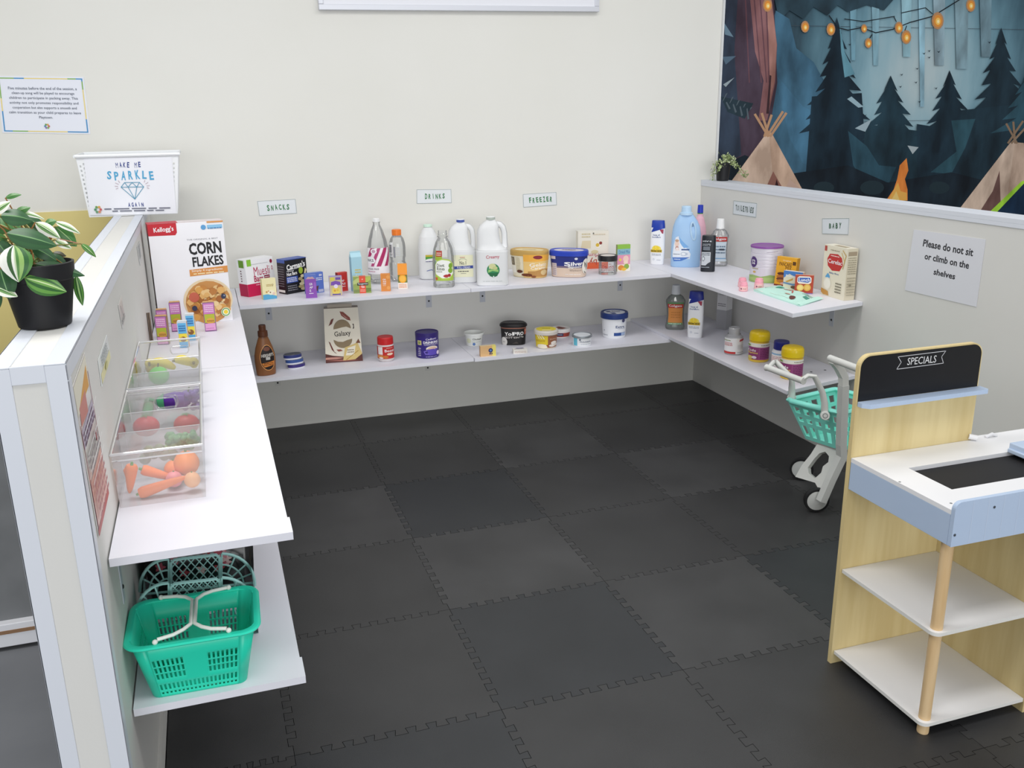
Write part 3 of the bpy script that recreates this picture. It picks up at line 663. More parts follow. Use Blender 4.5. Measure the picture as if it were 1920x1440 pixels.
crate('snack_box', 'small purple drink box at the front edge of the back shelf', 'box', ZU, (574, 559.5), (595, 558.3), 516, .022, {'F': '8a4fae', 'L': '6f3c95', 'T': '5a76c4', 'R': '74419a'},
      {'F': [('r', 0, .82, 1, 1, '5f78c4'), ('p', [(.1, .82), (.9, .82), (.7, .92), (.5, .9), (.3, .92)], 'c7a0a8'), ('t', 'GR', .52, .60, .10, WH, .3), ('t', 'AP', .52, .46, .10, WH, .3), ('t', 'E', .44, .32, .10, WH, .12), ('e', .86, .52, .12, .16, '9c63be'), ('l', .3, .16, .7, .24, 1, 'e8dff0')], 'L': [('r', .1, .2, .9, .68, 'ddd6e4')]}, 'snack boxes')
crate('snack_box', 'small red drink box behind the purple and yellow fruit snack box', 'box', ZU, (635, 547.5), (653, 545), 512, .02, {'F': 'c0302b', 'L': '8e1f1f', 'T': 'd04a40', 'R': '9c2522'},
      {'F': [('s', [(.06, .04), (.94, .04), (.94, .96), (.06, .96), (.06, .04)], .02, 'd8665c'), ('t', 'AP', .5, .56, .10, WH, .3), ('t', 'PLE', .55, .40, .10, WH, .4), ('l', .35, .22, .75, .3, 1, 'f2d9d6')]}, 'snack boxes')
crate('snack_box', 'small purple and yellow fruit snack box on the back shelf', 'box', ZU, (619, 556), (643, 554.6), 519, .022, {'F': 'b9a7c9', 'L': '4a3d8c', 'T': '8d86c0', 'R': '7f73b5'},
      {'F': [('r', .04, .03, .96, .97, 'c9b98f'), ('p', [(.1, .55), (.9, .55), (.85, .72), (.5, .78), (.15, .72)], '7a4fae'), ('r', .1, .8, .4, .95, 'd9cf4e'), ('r', .5, .82, .9, .95, '6f4fa8'), ('e', .5, .28, .32, .2, 'e0c85c'), ('c', .4, .28, .08, 'c98f3c'), ('c', .62, .30, .08, 'd9b24a'), ('e', .5, .5, .16, .1, 'e3d8ef'), ('r', .2, .06, .85, .12, '5c4a9c')]}, 'snack boxes')
def gable(col, h=.2):
    def f(q, W, D, H):
        m = M(col, .45); g = H * h
        q.add([(0, 0, H), (W, 0, H), (W, D, H), (0, D, H), (0, D / 2, H + g), (W, D / 2, H + g)], [(0, 1, 5, 4), (2, 3, 4, 5), (1, 2, 5), (3, 0, 4)], m)
        q.box((0, D / 2 - .0008, H + g), (W, D / 2 + .0008, H + g + .006), m)
    return f
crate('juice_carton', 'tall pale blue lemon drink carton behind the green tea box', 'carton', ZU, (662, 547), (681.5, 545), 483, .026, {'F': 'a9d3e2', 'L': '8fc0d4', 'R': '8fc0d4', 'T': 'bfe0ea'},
      {'F': [('r', 0, 0, 1, .3, 'cfe0c4'), ('e', .55, .28, .32, .14, 'e8d23c'), ('p', [(.2, .1), (.9, .08), (.95, .22), (.5, .2)], '4f6d33'), ('l', .3, .52, .85, .66, 2, 'd8c05a'), ('t', 'fizz', .55, .46, .07, 'f2f2f2', .4)]}, 'juice cartons', extra=gable('b4dbe8', .12))
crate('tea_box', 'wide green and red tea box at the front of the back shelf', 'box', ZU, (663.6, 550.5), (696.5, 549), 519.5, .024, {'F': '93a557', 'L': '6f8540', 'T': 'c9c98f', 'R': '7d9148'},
      {'F': [('r', .34, 0, .70, 1, 'e2543a'), ('p', [(0, .75), (.2, .9), (.34, .95), (.34, .6), (0, .55)], 'b9c47c'), ('p', [(.7, .6), (1, .8), (1, 1), (.7, .95)], 'b4c05c'), ('p', [(.7, .05), (1, .1), (1, .3), (.7, .3)], '6d8340'), ('r', .0, .05, .34, .22, '7c8a52'), ('r', .22, .47, .84, .64, '2a2a22'), ('t', 'Tangerine', .53, .555, .11, WH, .56), ('t', 'TEA', .53, .38, .13, WH, .2), ('l', .38, .08, .66, .24, 2, 'f3c4b4'), ('c', .52, .84, .04, 'f0b7a6')], 'T': [('r', .34, 0, .7, 1, 'e2543a')]}, None)
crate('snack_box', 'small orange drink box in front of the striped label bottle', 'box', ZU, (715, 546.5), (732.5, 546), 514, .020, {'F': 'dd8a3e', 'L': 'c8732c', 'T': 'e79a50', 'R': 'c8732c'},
      {'F': [('s', [(.05, .03), (.95, .03), (.95, .97), (.05, .97), (.05, .03)], .02, 'eaa766'), ('t', 'OR', .38, .68, .09, WH, .34), ('t', 'AN', .38, .56, .09, WH, .34), ('t', 'GE', .38, .44, .09, WH, .34), ('e', .8, .82, .2, .11, 'e7a056'), ('l', .2, .3, .55, .36, 1, 'f3dcc4'), ('e', .8, .2, .2, .11, 'e7a056')]}, 'snack boxes')
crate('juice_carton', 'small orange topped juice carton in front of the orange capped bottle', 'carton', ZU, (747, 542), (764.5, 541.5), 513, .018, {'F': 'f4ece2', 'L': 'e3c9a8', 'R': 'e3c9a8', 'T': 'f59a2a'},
      {'F': [('r', 0, .40, 1, .92, '6f7a3a'), ('e', .5, .66, .40, .28, 'f2a726'), ('e', .5, .66, .30, .2, 'f7bd4a'), ('l', .08, .06, .92, .34, 3, 'e0936a'), ('r', 0, .9, 1, 1.0, 'f2992c')]}, 'juice cartons',
      extra=lambda q, W, D, H: (q.hexa([(0, 0, H), (W, 0, H), (W, D, H), (0, D, H), (0, D * .38, H * 1.52), (W, D * .38, H * 1.52), (W, D * .62, H * 1.52), (0, D * .62, H * 1.52)], M('f59a2a', .45)), q.box((0, D * .45, H * 1.52), (W, D * .55, H * 1.62), M('f5a23c', .45))))
# ---------------------------------------------------------------- bottles
def bottle(name, label, uc, vb, wpx, vt, prof, mat, cap, z=ZU, group=None, lab=None, seg=32, sx=1, sy=1, n=2.0, turn=0, capname='cap', neck=None):
    """prof in (radius/r, height/H); cap=(r,z0,z1,colour) as fractions; lab=(z0,z1,span,mid,colour,art)"""
    R = Round(name, label, 'bottle', z, uc, vb, wpx, vt, group, sx, sy, turn); r, H = R.r, R.H
    P = [(a * r, b * H) + tuple(c) for a, b, *c in prof]
    R.part('bottle_body', lambda q: q.lathe(P, mat if not isinstance(mat, str) else M(mat, .35), seg, sx, sy, n, close=(True, cap is None and False)))
    if cap:
        c0 = cap[0] * r
        def capf(q):
            q.lathe([(c0, cap[1] * H), (c0, cap[2] * H - .0015), (c0 * .92, cap[2] * H)] if len(cap) < 5 else [(c0, cap[1] * H), (c0 * cap[4], cap[2] * H - .0015), (c0 * cap[4] * .93, cap[2] * H)], M(cap[3], .4), 28)
            for k in range(28):
                a = 2 * pi * k / 28
                if k % 2 == 0 and len(cap) < 5: q.tube([(c0 * math.cos(a), c0 * math.sin(a), cap[1] * H + .001), (c0 * math.cos(a), c0 * math.sin(a), cap[2] * H - .002)], .0005, M(cap[3], .4), 5)
        R.part(capname, capf)
    if lab:
        z0, z1, span, mid, col, art = lab; Pp = [(a[0], a[1]) for a in P]
        def labf(q):
            if col: wrap(q, [('r', 0, 0, 1, 1, col)], Pp, z0 * H, z1 * H, span, mid, sx, sy, n, .0004, seg)
            wrap(q, art, Pp, z0 * H, z1 * H, span, mid, sx, sy, n, .0007, seg)
        R.part('label', labf)
    return R
MG = 'b02a63'
bottle('drink_bottle', 'tall clear bottle with a magenta striped label and white cap', 712, 533.5, 40, 409, [(.55, 0), (.93, .03), (1, .08), (1, .50), (.97, .55), (.82, .68), (.55, .82), (.33, .90), (.30, .93), (.36, .935), (.36, .945), (.28, .945), (.28, .96)], CLEAR, (.30, .945, 1.0, 'f4f4f4'), group='clear drink bottles',
       lab=(.16, .56, 2.6, -.05, 'f3ecf0', [('p', [(x, .30), (x + .16, .30), (x + .46, 1), (x + .30, 1)], MG) for x in (.44, .74)] + [('p', [(.04, .6), (.24, 1), (.40, 1), (.2, .62)], MG), ('p', [(.22, .30), (.34, .30), (.62, 1), (.5, 1)], 'b8487a'), ('p', [(.02, .42), (.36, .42), (.42, .52), (.36, .64), (.24, .68), (.02, .64)], WH), ('t', 'RKS', .2, .53, .10, '3a3a44', .30), ('e', .36, .88, .12, .10, WH), ('e', .36, .88, .07, .06, 'c9a0b4'), ('r', 0, 0, 1, .29, 'efeaee'), ('t', 'SUGAR FREE', .28, .2, .06, '56404e', .5), ('l', .04, .07, .4, .13, 1, 'c27a96')]))
bottle('sports_bottle', 'clear sports bottle with an orange cap', 748, 529, 30.5, 430, [(.75, 0), (.95, .03), (1, .06), (1, .34), (.90, .38), (.90, .44), (1, .48), (1, .66), (.96, .74), (.80, .83), (.56, .88), (.56, .90)], CLEAR, (.56, .89, 1.0, 'f07f28'), group='clear drink bottles',
       lab=(.46, .78, 1.7, -.45, None, [('r', .05, .1, .42, .95, 'eef0f2'), ('l', .1, .15, .38, .3, 2, '555560'), ('r', .48, .05, .62, .7, '8f9299'), ('l', .66, .15, .98, .7, 5, 'c9ccd2')] + [('r', .1, .36 + k * .06, .36, .39 + k * .06, '3c3c44') for k in range(8)]))
bottle('milk_bottle', 'milky white bottle with a pale green cap against the back wall', 806, 525, 40, 420.5, [(.80, 0), (.97, .02), (1, .06), (1, .52), (.96, .66), (.86, .78), (.60, .89), (.40, .94), (.38, .95)], MILK, (.40, .955, 1.0, 'd5f0de'), group='plastic milk bottles', n=2.8,
       lab=(.14, .50, 1.5, .25, None, [('r', .2, .80, .95, .9, 'c9b53a'), ('r', .2, .62, .95, .80, '4f9f3c'), ('e', .5, .62, .3, .1, WH), ('r', .55, .2, .7, .58, '4f9f5c'), ('l', .2, .52, .5, .6, 1, '3a3a7c'), ('s', [(.25, .08), (.4, .14), (.55, .06)], .04, '5a6fae')]))
def jug(name, label, uc, vb, wpx, vt, capc, art, depthf=.75, arch=None):
    """square shouldered milk jug with a moulded handle loop at the right"""
    R = Round(name, label, 'bottle', ZU, uc, vb, wpx, vt, 'plastic milk bottles', 1, depthf); r, H = R.r, R.H; n = 5
    lo = [(.93, 0), (1, .015), (1, .50), (.97, .53)]; P = [(a * r, b * H) for a, b in lo]
    def body(q):
        q.lathe(P, MILK, 40, 1, depthf, n, close=(True, False))
        seg = 40; rings = []
        for zf, w, cx in ((.53, .97, 0), (.56, .84, -.10), (.62, .74, -.20), (.74, .70, -.24), (.82, .66, -.22), (.88, .58, -.14), (.92, .44, -.08), (.945, .30, -.05), (.96, .27, -.05)):
            rings.append([(cx * r + w * r * math.copysign(abs(math.cos(a)) ** .6, math.cos(a)), depthf * w * r * math.copysign(abs(math.sin(a)) ** .6, math.sin(a)), zf * H) for a in [2 * pi * k / seg for k in range(seg)]])
        V = [p for g in rings for p in g]
        q.add(V, [(i * seg + k, i * seg + (k + 1) % seg, (i + 1) * seg + (k + 1) % seg, (i + 1) * seg + k) for i in range(len(rings) - 1) for k in range(seg)], MILK, True)
    R.part('bottle_body', body)
    R.part('handle', lambda q: q.tube([(.30 * r, 0, .90 * H), (.52 * r, 0, .885 * H), (.70 * r, 0, .84 * H), (.78 * r, 0, .76 * H), (.80 * r, 0, .64 * H), (.80 * r, 0, .545 * H)], [.13 * r, .15 * r, .15 * r, .14 * r, .14 * r, .16 * r], MILK, 14, flat=(1, 1.3)))
    R.part('cap', lambda q: q.lathe([(.285 * r, .957 * H), (.285 * r, .968 * H, M(capc, .4)), (.28 * r, .995 * H, M('f3f4f6', .4)), (.26 * r, H, M('f3f4f6', .4))], M(capc, .4), 28, c=(-.05 * r, 0, 0)))
    yf = -depthf * r - .0004
    R.part('label', lambda q: q.art(art, 1.6 * r, .42 * H, lambda x, y, e: (x - .8 * r, yf - e, .05 * H + y)))
    return R
jug('milk_jug', 'milky white jug with a blue cap ring and cream label', 868, 531, 54, 411, '4256a4', [('r', .06, .12, .96, .96, 'eeeccb'), ('t', 'No.1', .52, .66, .14, '4a4a44', .28), ('l', .4, .84, .62, .90, 1, 'c26a58'), ('s', [(.34, .76), (.44, .82), (.6, .82), (.7, .76)], .012, '6a6a60'), ('p', [(.1, .42), (.96, .45), (.96, .56), (.1, .53), (.15, .48)], '34489c'), ('t', 'FULL CREAM', .55, .487, .075, WH, .55), ('l', .3, .3, .78, .38, 1, '6a6a60'), ('l', .42, .24, .66, .28, 1, '8a8a80'), ('s', [(.02, .18), (.07, .24), (.13, .18)], .02, '55606a')])
jug('milk_jug', 'large milky white jug with a round green cow label', 924, 536.5, 60, 406, 'b4bdb4', [('t', 'Creamy', .52, .90, .15, 'c65a6a', .52, .04), ('c', .53, .45, .25, '2f8a56'), ('p', [(.34, .35), (.74, .35), (.68, .24), (.53, .19), (.40, .24)], '1f6a40'), ('p', [(.33, .36), (.5, .42), (.73, .38), (.73, .47), (.34, .47)], '9ccb78'), ('e', .5, .58, .14, .10, 'd8d9a0'), ('e', .6, .52, .10, .06, 'c9cf90'), ('c', .38, .52, .02, 'e8f0e8'), ('c', .54, .22, .03, 'dff0e4'), ('l', .12, .04, .9, .08, 1, 'c4c8ca')], .8)
Rb = bottle('cordial_bottle', 'clear ribbed handle bottle with green apple and berry label', 833, 540, 41, 432.5, [(.92, 0), (1, .02), (1, .06), (.97, .09), (1, .12), (1, .42), (.97, .55), (.88, .68), (.66, .80), (.44, .87), (.42, .89), (.50, .895), (.50, .905), (.40, .91), (.40, .935), (.43, .937), (.43, .95), (.40, .952), (.40, 1.0)], CLEAR, None, group='clear drink bottles', n=2.6,
            lab=(.13, .70, 1.75, .12, None, [('r', .02, .64, .40, .94, '9fb83a'), ('r', .06, .76, .40, .94, 'b53a2c'), ('l', .1, .78, .36, .9, 2, 'f0e4d4'), ('r', .02, .0, .96, .18, 'a9c24a'), ('p', [(.02, .2), (.02, .5), (.14, .64), (.4, .7), (.7, .66), (.94, .52), (.96, .2), (.7, .06), (.4, .04)], 'b5cf58'), ('p', [(.05, .22), (.05, .5), (.16, .61), (.4, .66), (.68, .62), (.9, .5), (.92, .22), (.68, .1), (.4, .08)], 'f4f5f0'), ('t', 'Diet', .30, .49, .10, '55604a', .32), ('t', 'Rite', .30, .38, .10, '55604a', .32), ('e', .76, .47, .13, .085, '7fa832'), ('e', .74, .32, .14, .085, '86b038'), ('e', .52, .15, .10, .05, 'b23434'), ('e', .66, .17, .09, .05, 'a32c30'), ('r', .03, .03, .16, .11, 'c65a34'), ('l', .1, .26, .4, .32, 1, '9aa08c')]))
Rb.part('handle', lambda q: q.tube([(.46 * Rb.r, 0, .86 * Rb.H), (.72 * Rb.r, 0, .80 * Rb.H), (.98 * Rb.r, 0, .68 * Rb.H), (1.06 * Rb.r, 0, .56 * Rb.H), (1.0 * Rb.r, 0, .45 * Rb.H)], .085 * Rb.r, CLEAR, 10))
# ---------------------------------------------------------------- tubs and jars
def tub(name, label, cat, uc, vb, wpx, vt, prof, lid, z=ZU, sx=1, sy=1, n=2.0, turn=0, body=WH, art=[], span=2.6, mid=0, lidart=None, group=None, seg=40, az=(.0, .84), lidname='lid', bm=None):
    R = Round(name, label, cat, z, uc, vb, wpx, vt, group, sx, sy, turn); r, H = R.r, R.H
    P = [(a * r, b * H) for a, b in prof]
    def bodyf(q):
        q.lathe(P, bm or M(body, .4), seg, sx, sy, n, close=(True, lid is None and False))
        if art: wrap(q, art, P, az[0] * H + .0008, az[1] * H, span, mid, sx, sy, n, seg=seg)
    R.part('tub_body' if cat != 'jar' else 'jar_body', bodyf)
    if lid:
        L = [(a * r, b * H) for a, b in lid[0]]
        def lidf(q):
            q.lathe(L, M(lid[1], .4) if isinstance(lid[1], str) else lid[1], seg, sx, sy, n)
            if lidart:
                rr = L[-1][0]; q.art(lidart, 2 * rr * sx, 2 * rr * sy, lambda x, y, e: (x - rr * sx, y - rr * sy, L[-1][1] + e))
        R.part(lidname, lidf)
    return R
tub('ice_cream_tub', 'cream ice cream tub with a tan lid on the back shelf', 'tub', 993, 521.5, 74, 466, [(.80, 0), (.84, .03), (.96, .82)], ([(1.0, .78), (1.0, .93), (.97, .98), (.93, .985), (.90, .96)], 'c7a25c'), sx=1, sy=.62, n=2.7, turn=-.42, body='efe6cc', span=3.2, mid=.1, group='ice cream tubs',
    art=[('r', .0, .0, 1, .06, 'e6d9b4'), ('r', .06, .52, .28, .86, '6a5c48'), ('l', .08, .56, .26, .82, 5, 'd8ccb0'), ('r', .12, .18, .32, .50, 'f3eee0'), ('l', .34, .3, .42, .86, 9, 'cabf9c'), ('p', [(.46, 0), (1, 0), (1, 1), (.46, 1)], 'e9c47c'), ('p', [(.46, .7), (1, .75), (1, 1), (.46, 1)], 'eeb048'), ('e', .68, .90, .10, .08, '8a2f3a'), ('t', 'Gelato', .72, .58, .16, 'f6efe2', .40, .05), ('t', 'Caramel', .72, .44, .12, 'f6efe2', .36, .05), ('p', [(.5, .05), (1, .05), (1, .36), (.82, .4), (.62, .3), (.5, .28)], 'b98a4c'), ('e', .86, .24, .10, .12, 'd9bf8c'), ('e', .50, .12, .07, .07, '6e3a20'), ('e', .40, .26, .05, .07, '5d3220'), ('e', .6, .06, .05, .05, '8a4f2c')],
    lidart=[('e', .5, .5, .86 / 2, .86 / 2, 'e6d2a0'), ('l', .3, .4, .7, .6, 2, 'b08e58')])
tub('ice_cream_tub', 'royal blue and cream ice cream tub with a blue lid on the back shelf', 'tub', 1066.5, 521, 74, 467, [(.84, 0), (.87, .03), (.96, .82)], ([(1.0, .79), (1.0, .93), (.97, .98), (.93, .985), (.90, .965)], '2a45b8'), sx=1, sy=.62, n=2.7, turn=-.22, body='2b3480', span=3.2, mid=.1, group='ice cream tubs',
    art=[('r', 0, 0, 1, .42, 'd9c3b0'), ('r', 0, .42, 1, .5, '7a6a80'), ('r', .02, .80, .30, .95, 'd6cbd0'), ('r', .02, .06, .14, .70, 'cdbfc0'), ('r', .18, .06, .32, .62, 'd8cccb'), ('l', .19, .08, .31, .6, 6, 'a99ba4'), ('t', 'Silver', .60, .62, .18, 'f6f4f6', .30, .06, .03), ('t', 'Spoon', .60, .47, .12, 'f6f4f6', .24, .06, .02), ('e', .60, .84, .03, .05, 'e6e6f0'), ('e', .86, .5, .12, .34, 'eee9de'), ('p', [(.80, .72), (.86, .6), (.84, .42), (.82, .5)], '4a4440'), ('p', [(.9, .7), (.94, .5), (.9, .3), (.88, .46)], '4a4440'), ('p', [(.80, .3), (.9, .2), (.86, .16)], '55504a'), ('l', .5, .28, .72, .36, 2, '9a8a80'), ('l', .46, .12, .72, .16, 1, WH)],
    lidart=[('e', .5, .5, .43, .43, 'd4cdd8'), ('p', [(.2, .5), (.5, .75), (.8, .55), (.6, .3)], 'bda8a4'), ('l', .3, .4, .7, .7, 3, '5a5f9c')])
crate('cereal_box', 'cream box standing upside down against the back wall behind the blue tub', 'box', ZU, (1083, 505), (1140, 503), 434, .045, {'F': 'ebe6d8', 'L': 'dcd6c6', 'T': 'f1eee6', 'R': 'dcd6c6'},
      {'F': [('r', 0, 0, 1, .17, 'e0633a'), ('t', 'by', .5, .20, .20, 'b54a3c', .26, pi), ('t', 'Mum', .52, .36, .10, 'c0485e', .34, pi), ('c', .66, .63, .09, 'f4f0e4'), ('c', .64, .63, .06, 'd9b53c'), ('c', .74, .68, .05, '8e3a34'), ('p', [(.1, .55), (.42, .55), (.42, .75), (.14, .75)], 'e0d2b0'), ('e', .55, .45, .12, .05, 'd9cba0'), ('l', .12, .82, .4, .96, 2, 'd2c49c'), ('l', .5, .88, .9, .94, 1, 'dccfb6'), ('r', .48, .92, .52, .96, '6a6a60')], 'T': [('r', .0, .4, 1, .6, 'e6e1d4')]}, 'cereal boxes', lean=-.004)
jr = tub('glass_jar', 'clear jar with a black screw lid near the right end of the back shelf', 'jar', 1139, 516.5, 37, 478, [(.86, 0), (.92, .03), (.92, .66), (.86, .72), (.86, .74)], ([(1.0, .72), (1.0, .97), (.97, 1.0), (.86, 1.0), (.84, .985)], '232325'), bm=CLEAR, lidart=[('e', .5, .5, .44, .44, 'd8d0cc')])
jr.part('label', lambda q: wrap(q, [('t', 'ITALIAN', .5, .62, .26, '9a4444', .8), ('l', .08, .16, .92, .5, 2, '9a7a72'), ('t', 'JAR', .5, .9, .14, 'a36a60', .5)], [(.92 * jr.r, 0), (.92 * jr.r, jr.H)], .16 * jr.H, .62 * jr.H, 1.8, seg=40))
crate('snack_box', 'small green, pink and yellow toddler snack box beside the black lidded jar', 'box', ZU, (1157, 509.5), (1181, 508), 459.5, .018, {'F': 'e59ab4', 'L': '8f9d5c', 'T': '9ac04a', 'R': 'b5c47c'},
      {'F': [('r', 0, .84, 1, 1, '8fc04a'), ('r', .0, .62, 1, .84, '8ab8c8'), ('t', 'Dried Mix', .54, .73, .12, '2a5a9c', .84), ('e', .66, .46, .22, .13, 'f0cdc0'), ('e', .66, .34, .18, .08, 'f3d6c6'), ('c', .22, .44, .10, 'ecd35c'), ('r', 0, 0, 1, .26, 'efe8da'), ('e', .3, .14, .24, .10, 'e8903c'), ('e', .72, .18, .2, .10, '8fae4a'), ('e', .52, .08, .2, .06, 'f0c04a')]}, 'snack boxes')
# ---------------------------------------------------------------- toiletries in the corner
def shampoo(label, uc, vb, wpx, vt, z):
    return bottle('shampoo_bottle', label, uc, vb, wpx, vt, [(.86, 0), (.92, .01), (1, .25), (1, .55), (.94, .84)], 'f3f4f7', None, z, 'white shampoo bottles', sx=1, sy=.55, n=2.8, turn=-.15,
                  lab=(.03, .82, 2.1, 0, None, [('t', 'head', .42, .82, .045, '2c4a8c', .34), ('t', 'shoulders', .42, .76, .045, '2c4a8c', .50), ('p', [(.56, .98), (.92, .98), (.88, .86), (.76, .86)], 'a63a52'), ('e', .45, .42, .26, .09, 'f0de6a'), ('e', .45, .45, .14, .07, 'f2d43c'), ('r', .06, .32, .78, .40, 'c9a92e'), ('l', .1, .33, .74, .39, 1, '6a5a18'), ('l', .2, .22, .7, .29, 2, 'a4a8b4'), ('c', .35, .12, .08, 'dcdfe6'), ('l', .5, .08, .7, .12, 1, 'b8bcc6')]))
def shcap(R, c='1f3fa8'):
    def f(q):
        seg = 32; r, H = R.r, R.H; V = []
        for zf, w, sk in ((.78, .96, .05), (.86, .93, .03), (.99, .86, 0), (1.0, .80, 0)):
            for k in range(seg):
                a = 2 * pi * k / seg; x = math.copysign(abs(math.cos(a)) ** .72, math.cos(a)); y = math.copysign(abs(math.sin(a)) ** .72, math.sin(a))
                V.append((x * w * r, y * w * r * .56, (zf + sk * x) * H))
        q.add(V, [(i * seg + k, i * seg + (k + 1) % seg, (i + 1) * seg + (k + 1) % seg, (i + 1) * seg + k) for i in range(3) for k in range(seg)] + [list(range(3 * seg, 4 * seg))], M(c, .35), True)
    R.part('cap', f)
shcap(shampoo('white shampoo bottle with blue cap on the upper shelf left of the fabric softener', 1232, 496.5, 27, 413, ZU))
def softener():
    R = Round('fabric_softener_bottle', 'large light blue fabric softener bottle with a side handle in the corner', 'bottle', ZU, 1284.5, 501.5, 55, 386, None, 1, .55, .05); r, H = R.r, R.H
    LB = M('a5c9ee', .35); LB2 = M('bcdaf4', .35)
    def body(q):
        seg = 40; V = []
        prof = [(0, .94, 0), (.02, 1, 0), (.30, 1, 0), (.52, .98, 0), (.66, .90, -.01), (.76, .74, -.04), (.84, .52, -.06), (.86, .46, -.06)]
        for zf, w, cx in prof:
            for k in range(seg):
                a = 2 * pi * k / seg; V.append((cx * r + w * r * math.copysign(abs(math.cos(a)) ** .7, math.cos(a)), .55 * w * r * math.copysign(abs(math.sin(a)) ** .7, math.sin(a)), zf * H))
        q.add(V, [(i * seg + k, i * seg + (k + 1) % seg, (i + 1) * seg + (k + 1) % seg, (i + 1) * seg + k) for i in range(len(prof) - 1) for k in range(seg)] + [list(range(seg - 1, -1, -1))], LB, True)
    R.part('bottle_body', body)
    # recessed grip: a raised rim with a darker hollow behind it
    f = lambda t: (.42 * r + .20 * r * math.cos(t) * .8 - .18 * r * math.sin(t) * .35, 0, .60 * H + .145 * H * math.sin(t))
    def grip(q):
        pts = [f(2 * pi * k / 24) for k in range(25)]; pts = [(x, -.55 * r * .86 - .004 + abs(x - .3 * r) * .25, z) for x, y, z in pts]
        q.tube(pts, .0045, LB2, 8)
        q.add([(x, y + .003, z) for x, y, z in pts[:-1]], [list(range(24))], M('7d9cbd', .5))
    R.part('handle', grip)
    def cap(q): q.lathe([(.44 * r, .855 * H), (.44 * r, .89 * H), (.34 * r, .90 * H), (.33 * r, .985 * H), (.30 * r, H)], LB2, 28, c=(-.06 * r, 0, 0))
    R.part('cap', cap)
    yy = -.55 * r
    R.part('label', lambda q: wrap(q, [('p', [(.05, .08), (.95, .10), (.98, .28), (.84, .5), (.7, .78), (.5, .95), (.3, .90), (.14, .62), (.04, .3)], 'e9eef6'), ('p', [(.5, .95), (.72, .76), (.9, .55), (.78, .5), (.6, .7)], '7fb2e6'), ('c', .40, .66, .16, 'ecd2c4'), ('e', .42, .50, .13, .08, 'c9998c'), ('e', .40, .78, .14, .05, 'c8a58c'), ('p', [(.3, .40), (.6, .40), (.55, .52), (.36, .52)], 'f2e6e2'), ('l', .12, .24, .62, .30, 1, '7d8696'), ('c', .76, .28, .11, 'bfc9d8'), ('c', .76, .28, .07, 'eef2f6'), ('r', .68, .42, .92, .47, '3a568c'), ('p', [(.04, .14), (.96, .16), (.7, .02), (.2, .0)], '4a78c4'), ('l', .22, .05, .66, .11, 1, 'dfe8f4')], [(r, 0), (r, .5 * H), (.9 * r, .62 * H)], .10 * H, .54 * H, 1.25, -.42, 1, .55, 2.857, seg=40))
softener()
bottle('detergent_bottle', 'pink bottle with blue cap and green collar behind the fabric softener', 1309, 489, 25, 384, [(.9, 0), (1, .02), (1, .5), (.9, .62), (.6, .76), (.42, .80), (.42, .84, M('2f8f4a', .4)), (.40, .86, M('2f8f4a', .4)), (.36, .88)], 'e9b7c6', (.44, .86, 1.0, '2038b4', .9), ZU, None, sx=1, sy=.7)
bottle('body_wash_bottle', 'black body wash bottle at the corner of the upper shelves', 1326.5, 510, 26.5, 441, [(.94, 0), (1, .02), (1, .5), (.97, .9), (.94, .985), (.86, 1.0), (0, 1.0)], '1d2229', None, ZU, None, sx=1, sy=.6, n=3.2,
       lab=(.08, .92, 2.1, -.1, None, [('t', 'active', .4, .92, .06, 'd5d9de', .5), ('l', .16, .76, .6, .84, 2, 'b4bac2'), ('r', .24, .62, .58, .74, '6c737c'), ('r', .1, .12, .62, .56, 'c3c8cd'), ('e', .3, .34, .13, .09, '8c9299'), ('e', .3, .34, .08, .05, 'd5d9dd'), ('l', .14, .44, .58, .54, 2, '5a626c'), ('p', [(.45, .1), (.66, .1), (.66, .26), (.55, .2)], '2a3038'), ('l', .12, .03, .6, .09, 1, '9aa2aa')]))
def mouthwash(label, uc, vb, wpx, vt, z, tint, capc, labc, top):
    return bottle('mouthwash_bottle', label, uc, vb, wpx, vt, [(.84, 0), (.96, .02), (1, .06), (.90, .18), (.86, .32), (.90, .50), (1, .62), (.98, .66), (.74, .74), (.44, .79), (.40, .80)], tint, (.46, .795, 1.0, capc, .86), z, 'mouthwash bottles', sx=1, sy=.62, n=2.4,
                  lab=(.10, .64, 2.2, .0, None, top))
mouthwash('clear mouthwash bottle with a white cap behind the black body wash', 1347, 500, 33, 410, ZU, CLEAR, 'f2f2f2', None,
          [('r', .18, .02, .92, .78, 'cfdbe6'), ('p', [(.1, .80), (.94, .80), (.9, .98), (.06, .98)], 'b9332f'), ('t', 'Colgate', .5, .89, .12, WH, .66), ('l', .3, .3, .85, .66, 3, '6f8296'), ('r', .18, .12, .9, .15, '6fa2cc'), ('r', .5, .45, .75, .52, '3a4450')])
# ---------------------------------------------------------------- right upper shelf: baby food
def pinkjar(label, u, v, w, vt):
    R = Round('baby_food_jar', label, 'jar', ZU, u, v, w, vt, 'small pink jars'); r, H = R.r, R.H
    R.part('jar_body', lambda q: (q.lathe([(.9 * r, 0), (r, .05 * H), (r, .52 * H), (.82 * r, .60 * H)], M('f5b6bd', .4), 28), wrap(q, [('r', 0, .1, 1, .9, 'f6cdc8'), ('c', .2, .5, .12, '8f4a6a'), ('l', .4, .3, .9, .7, 2, 'a3565a')], [(r, 0), (r, H)], .1 * H, .48 * H, 1.6, seg=28)))
    R.part('lid', lambda q: q.lathe([(.84 * r, .58 * H), (.92 * r, .62 * H), (.92 * r, .80 * H), (.78 * r, .84 * H), (.78 * r, .96 * H), (.70 * r, H)], M('f4a9ba', .4), 28))
pinkjar('front one of the two small pink jars left of the formula tin', 1393.5, 547, 16.5, 528)
pinkjar('rear one of the two small pink jars left of the formula tin', 1391.5, 539, 16, 520.5)
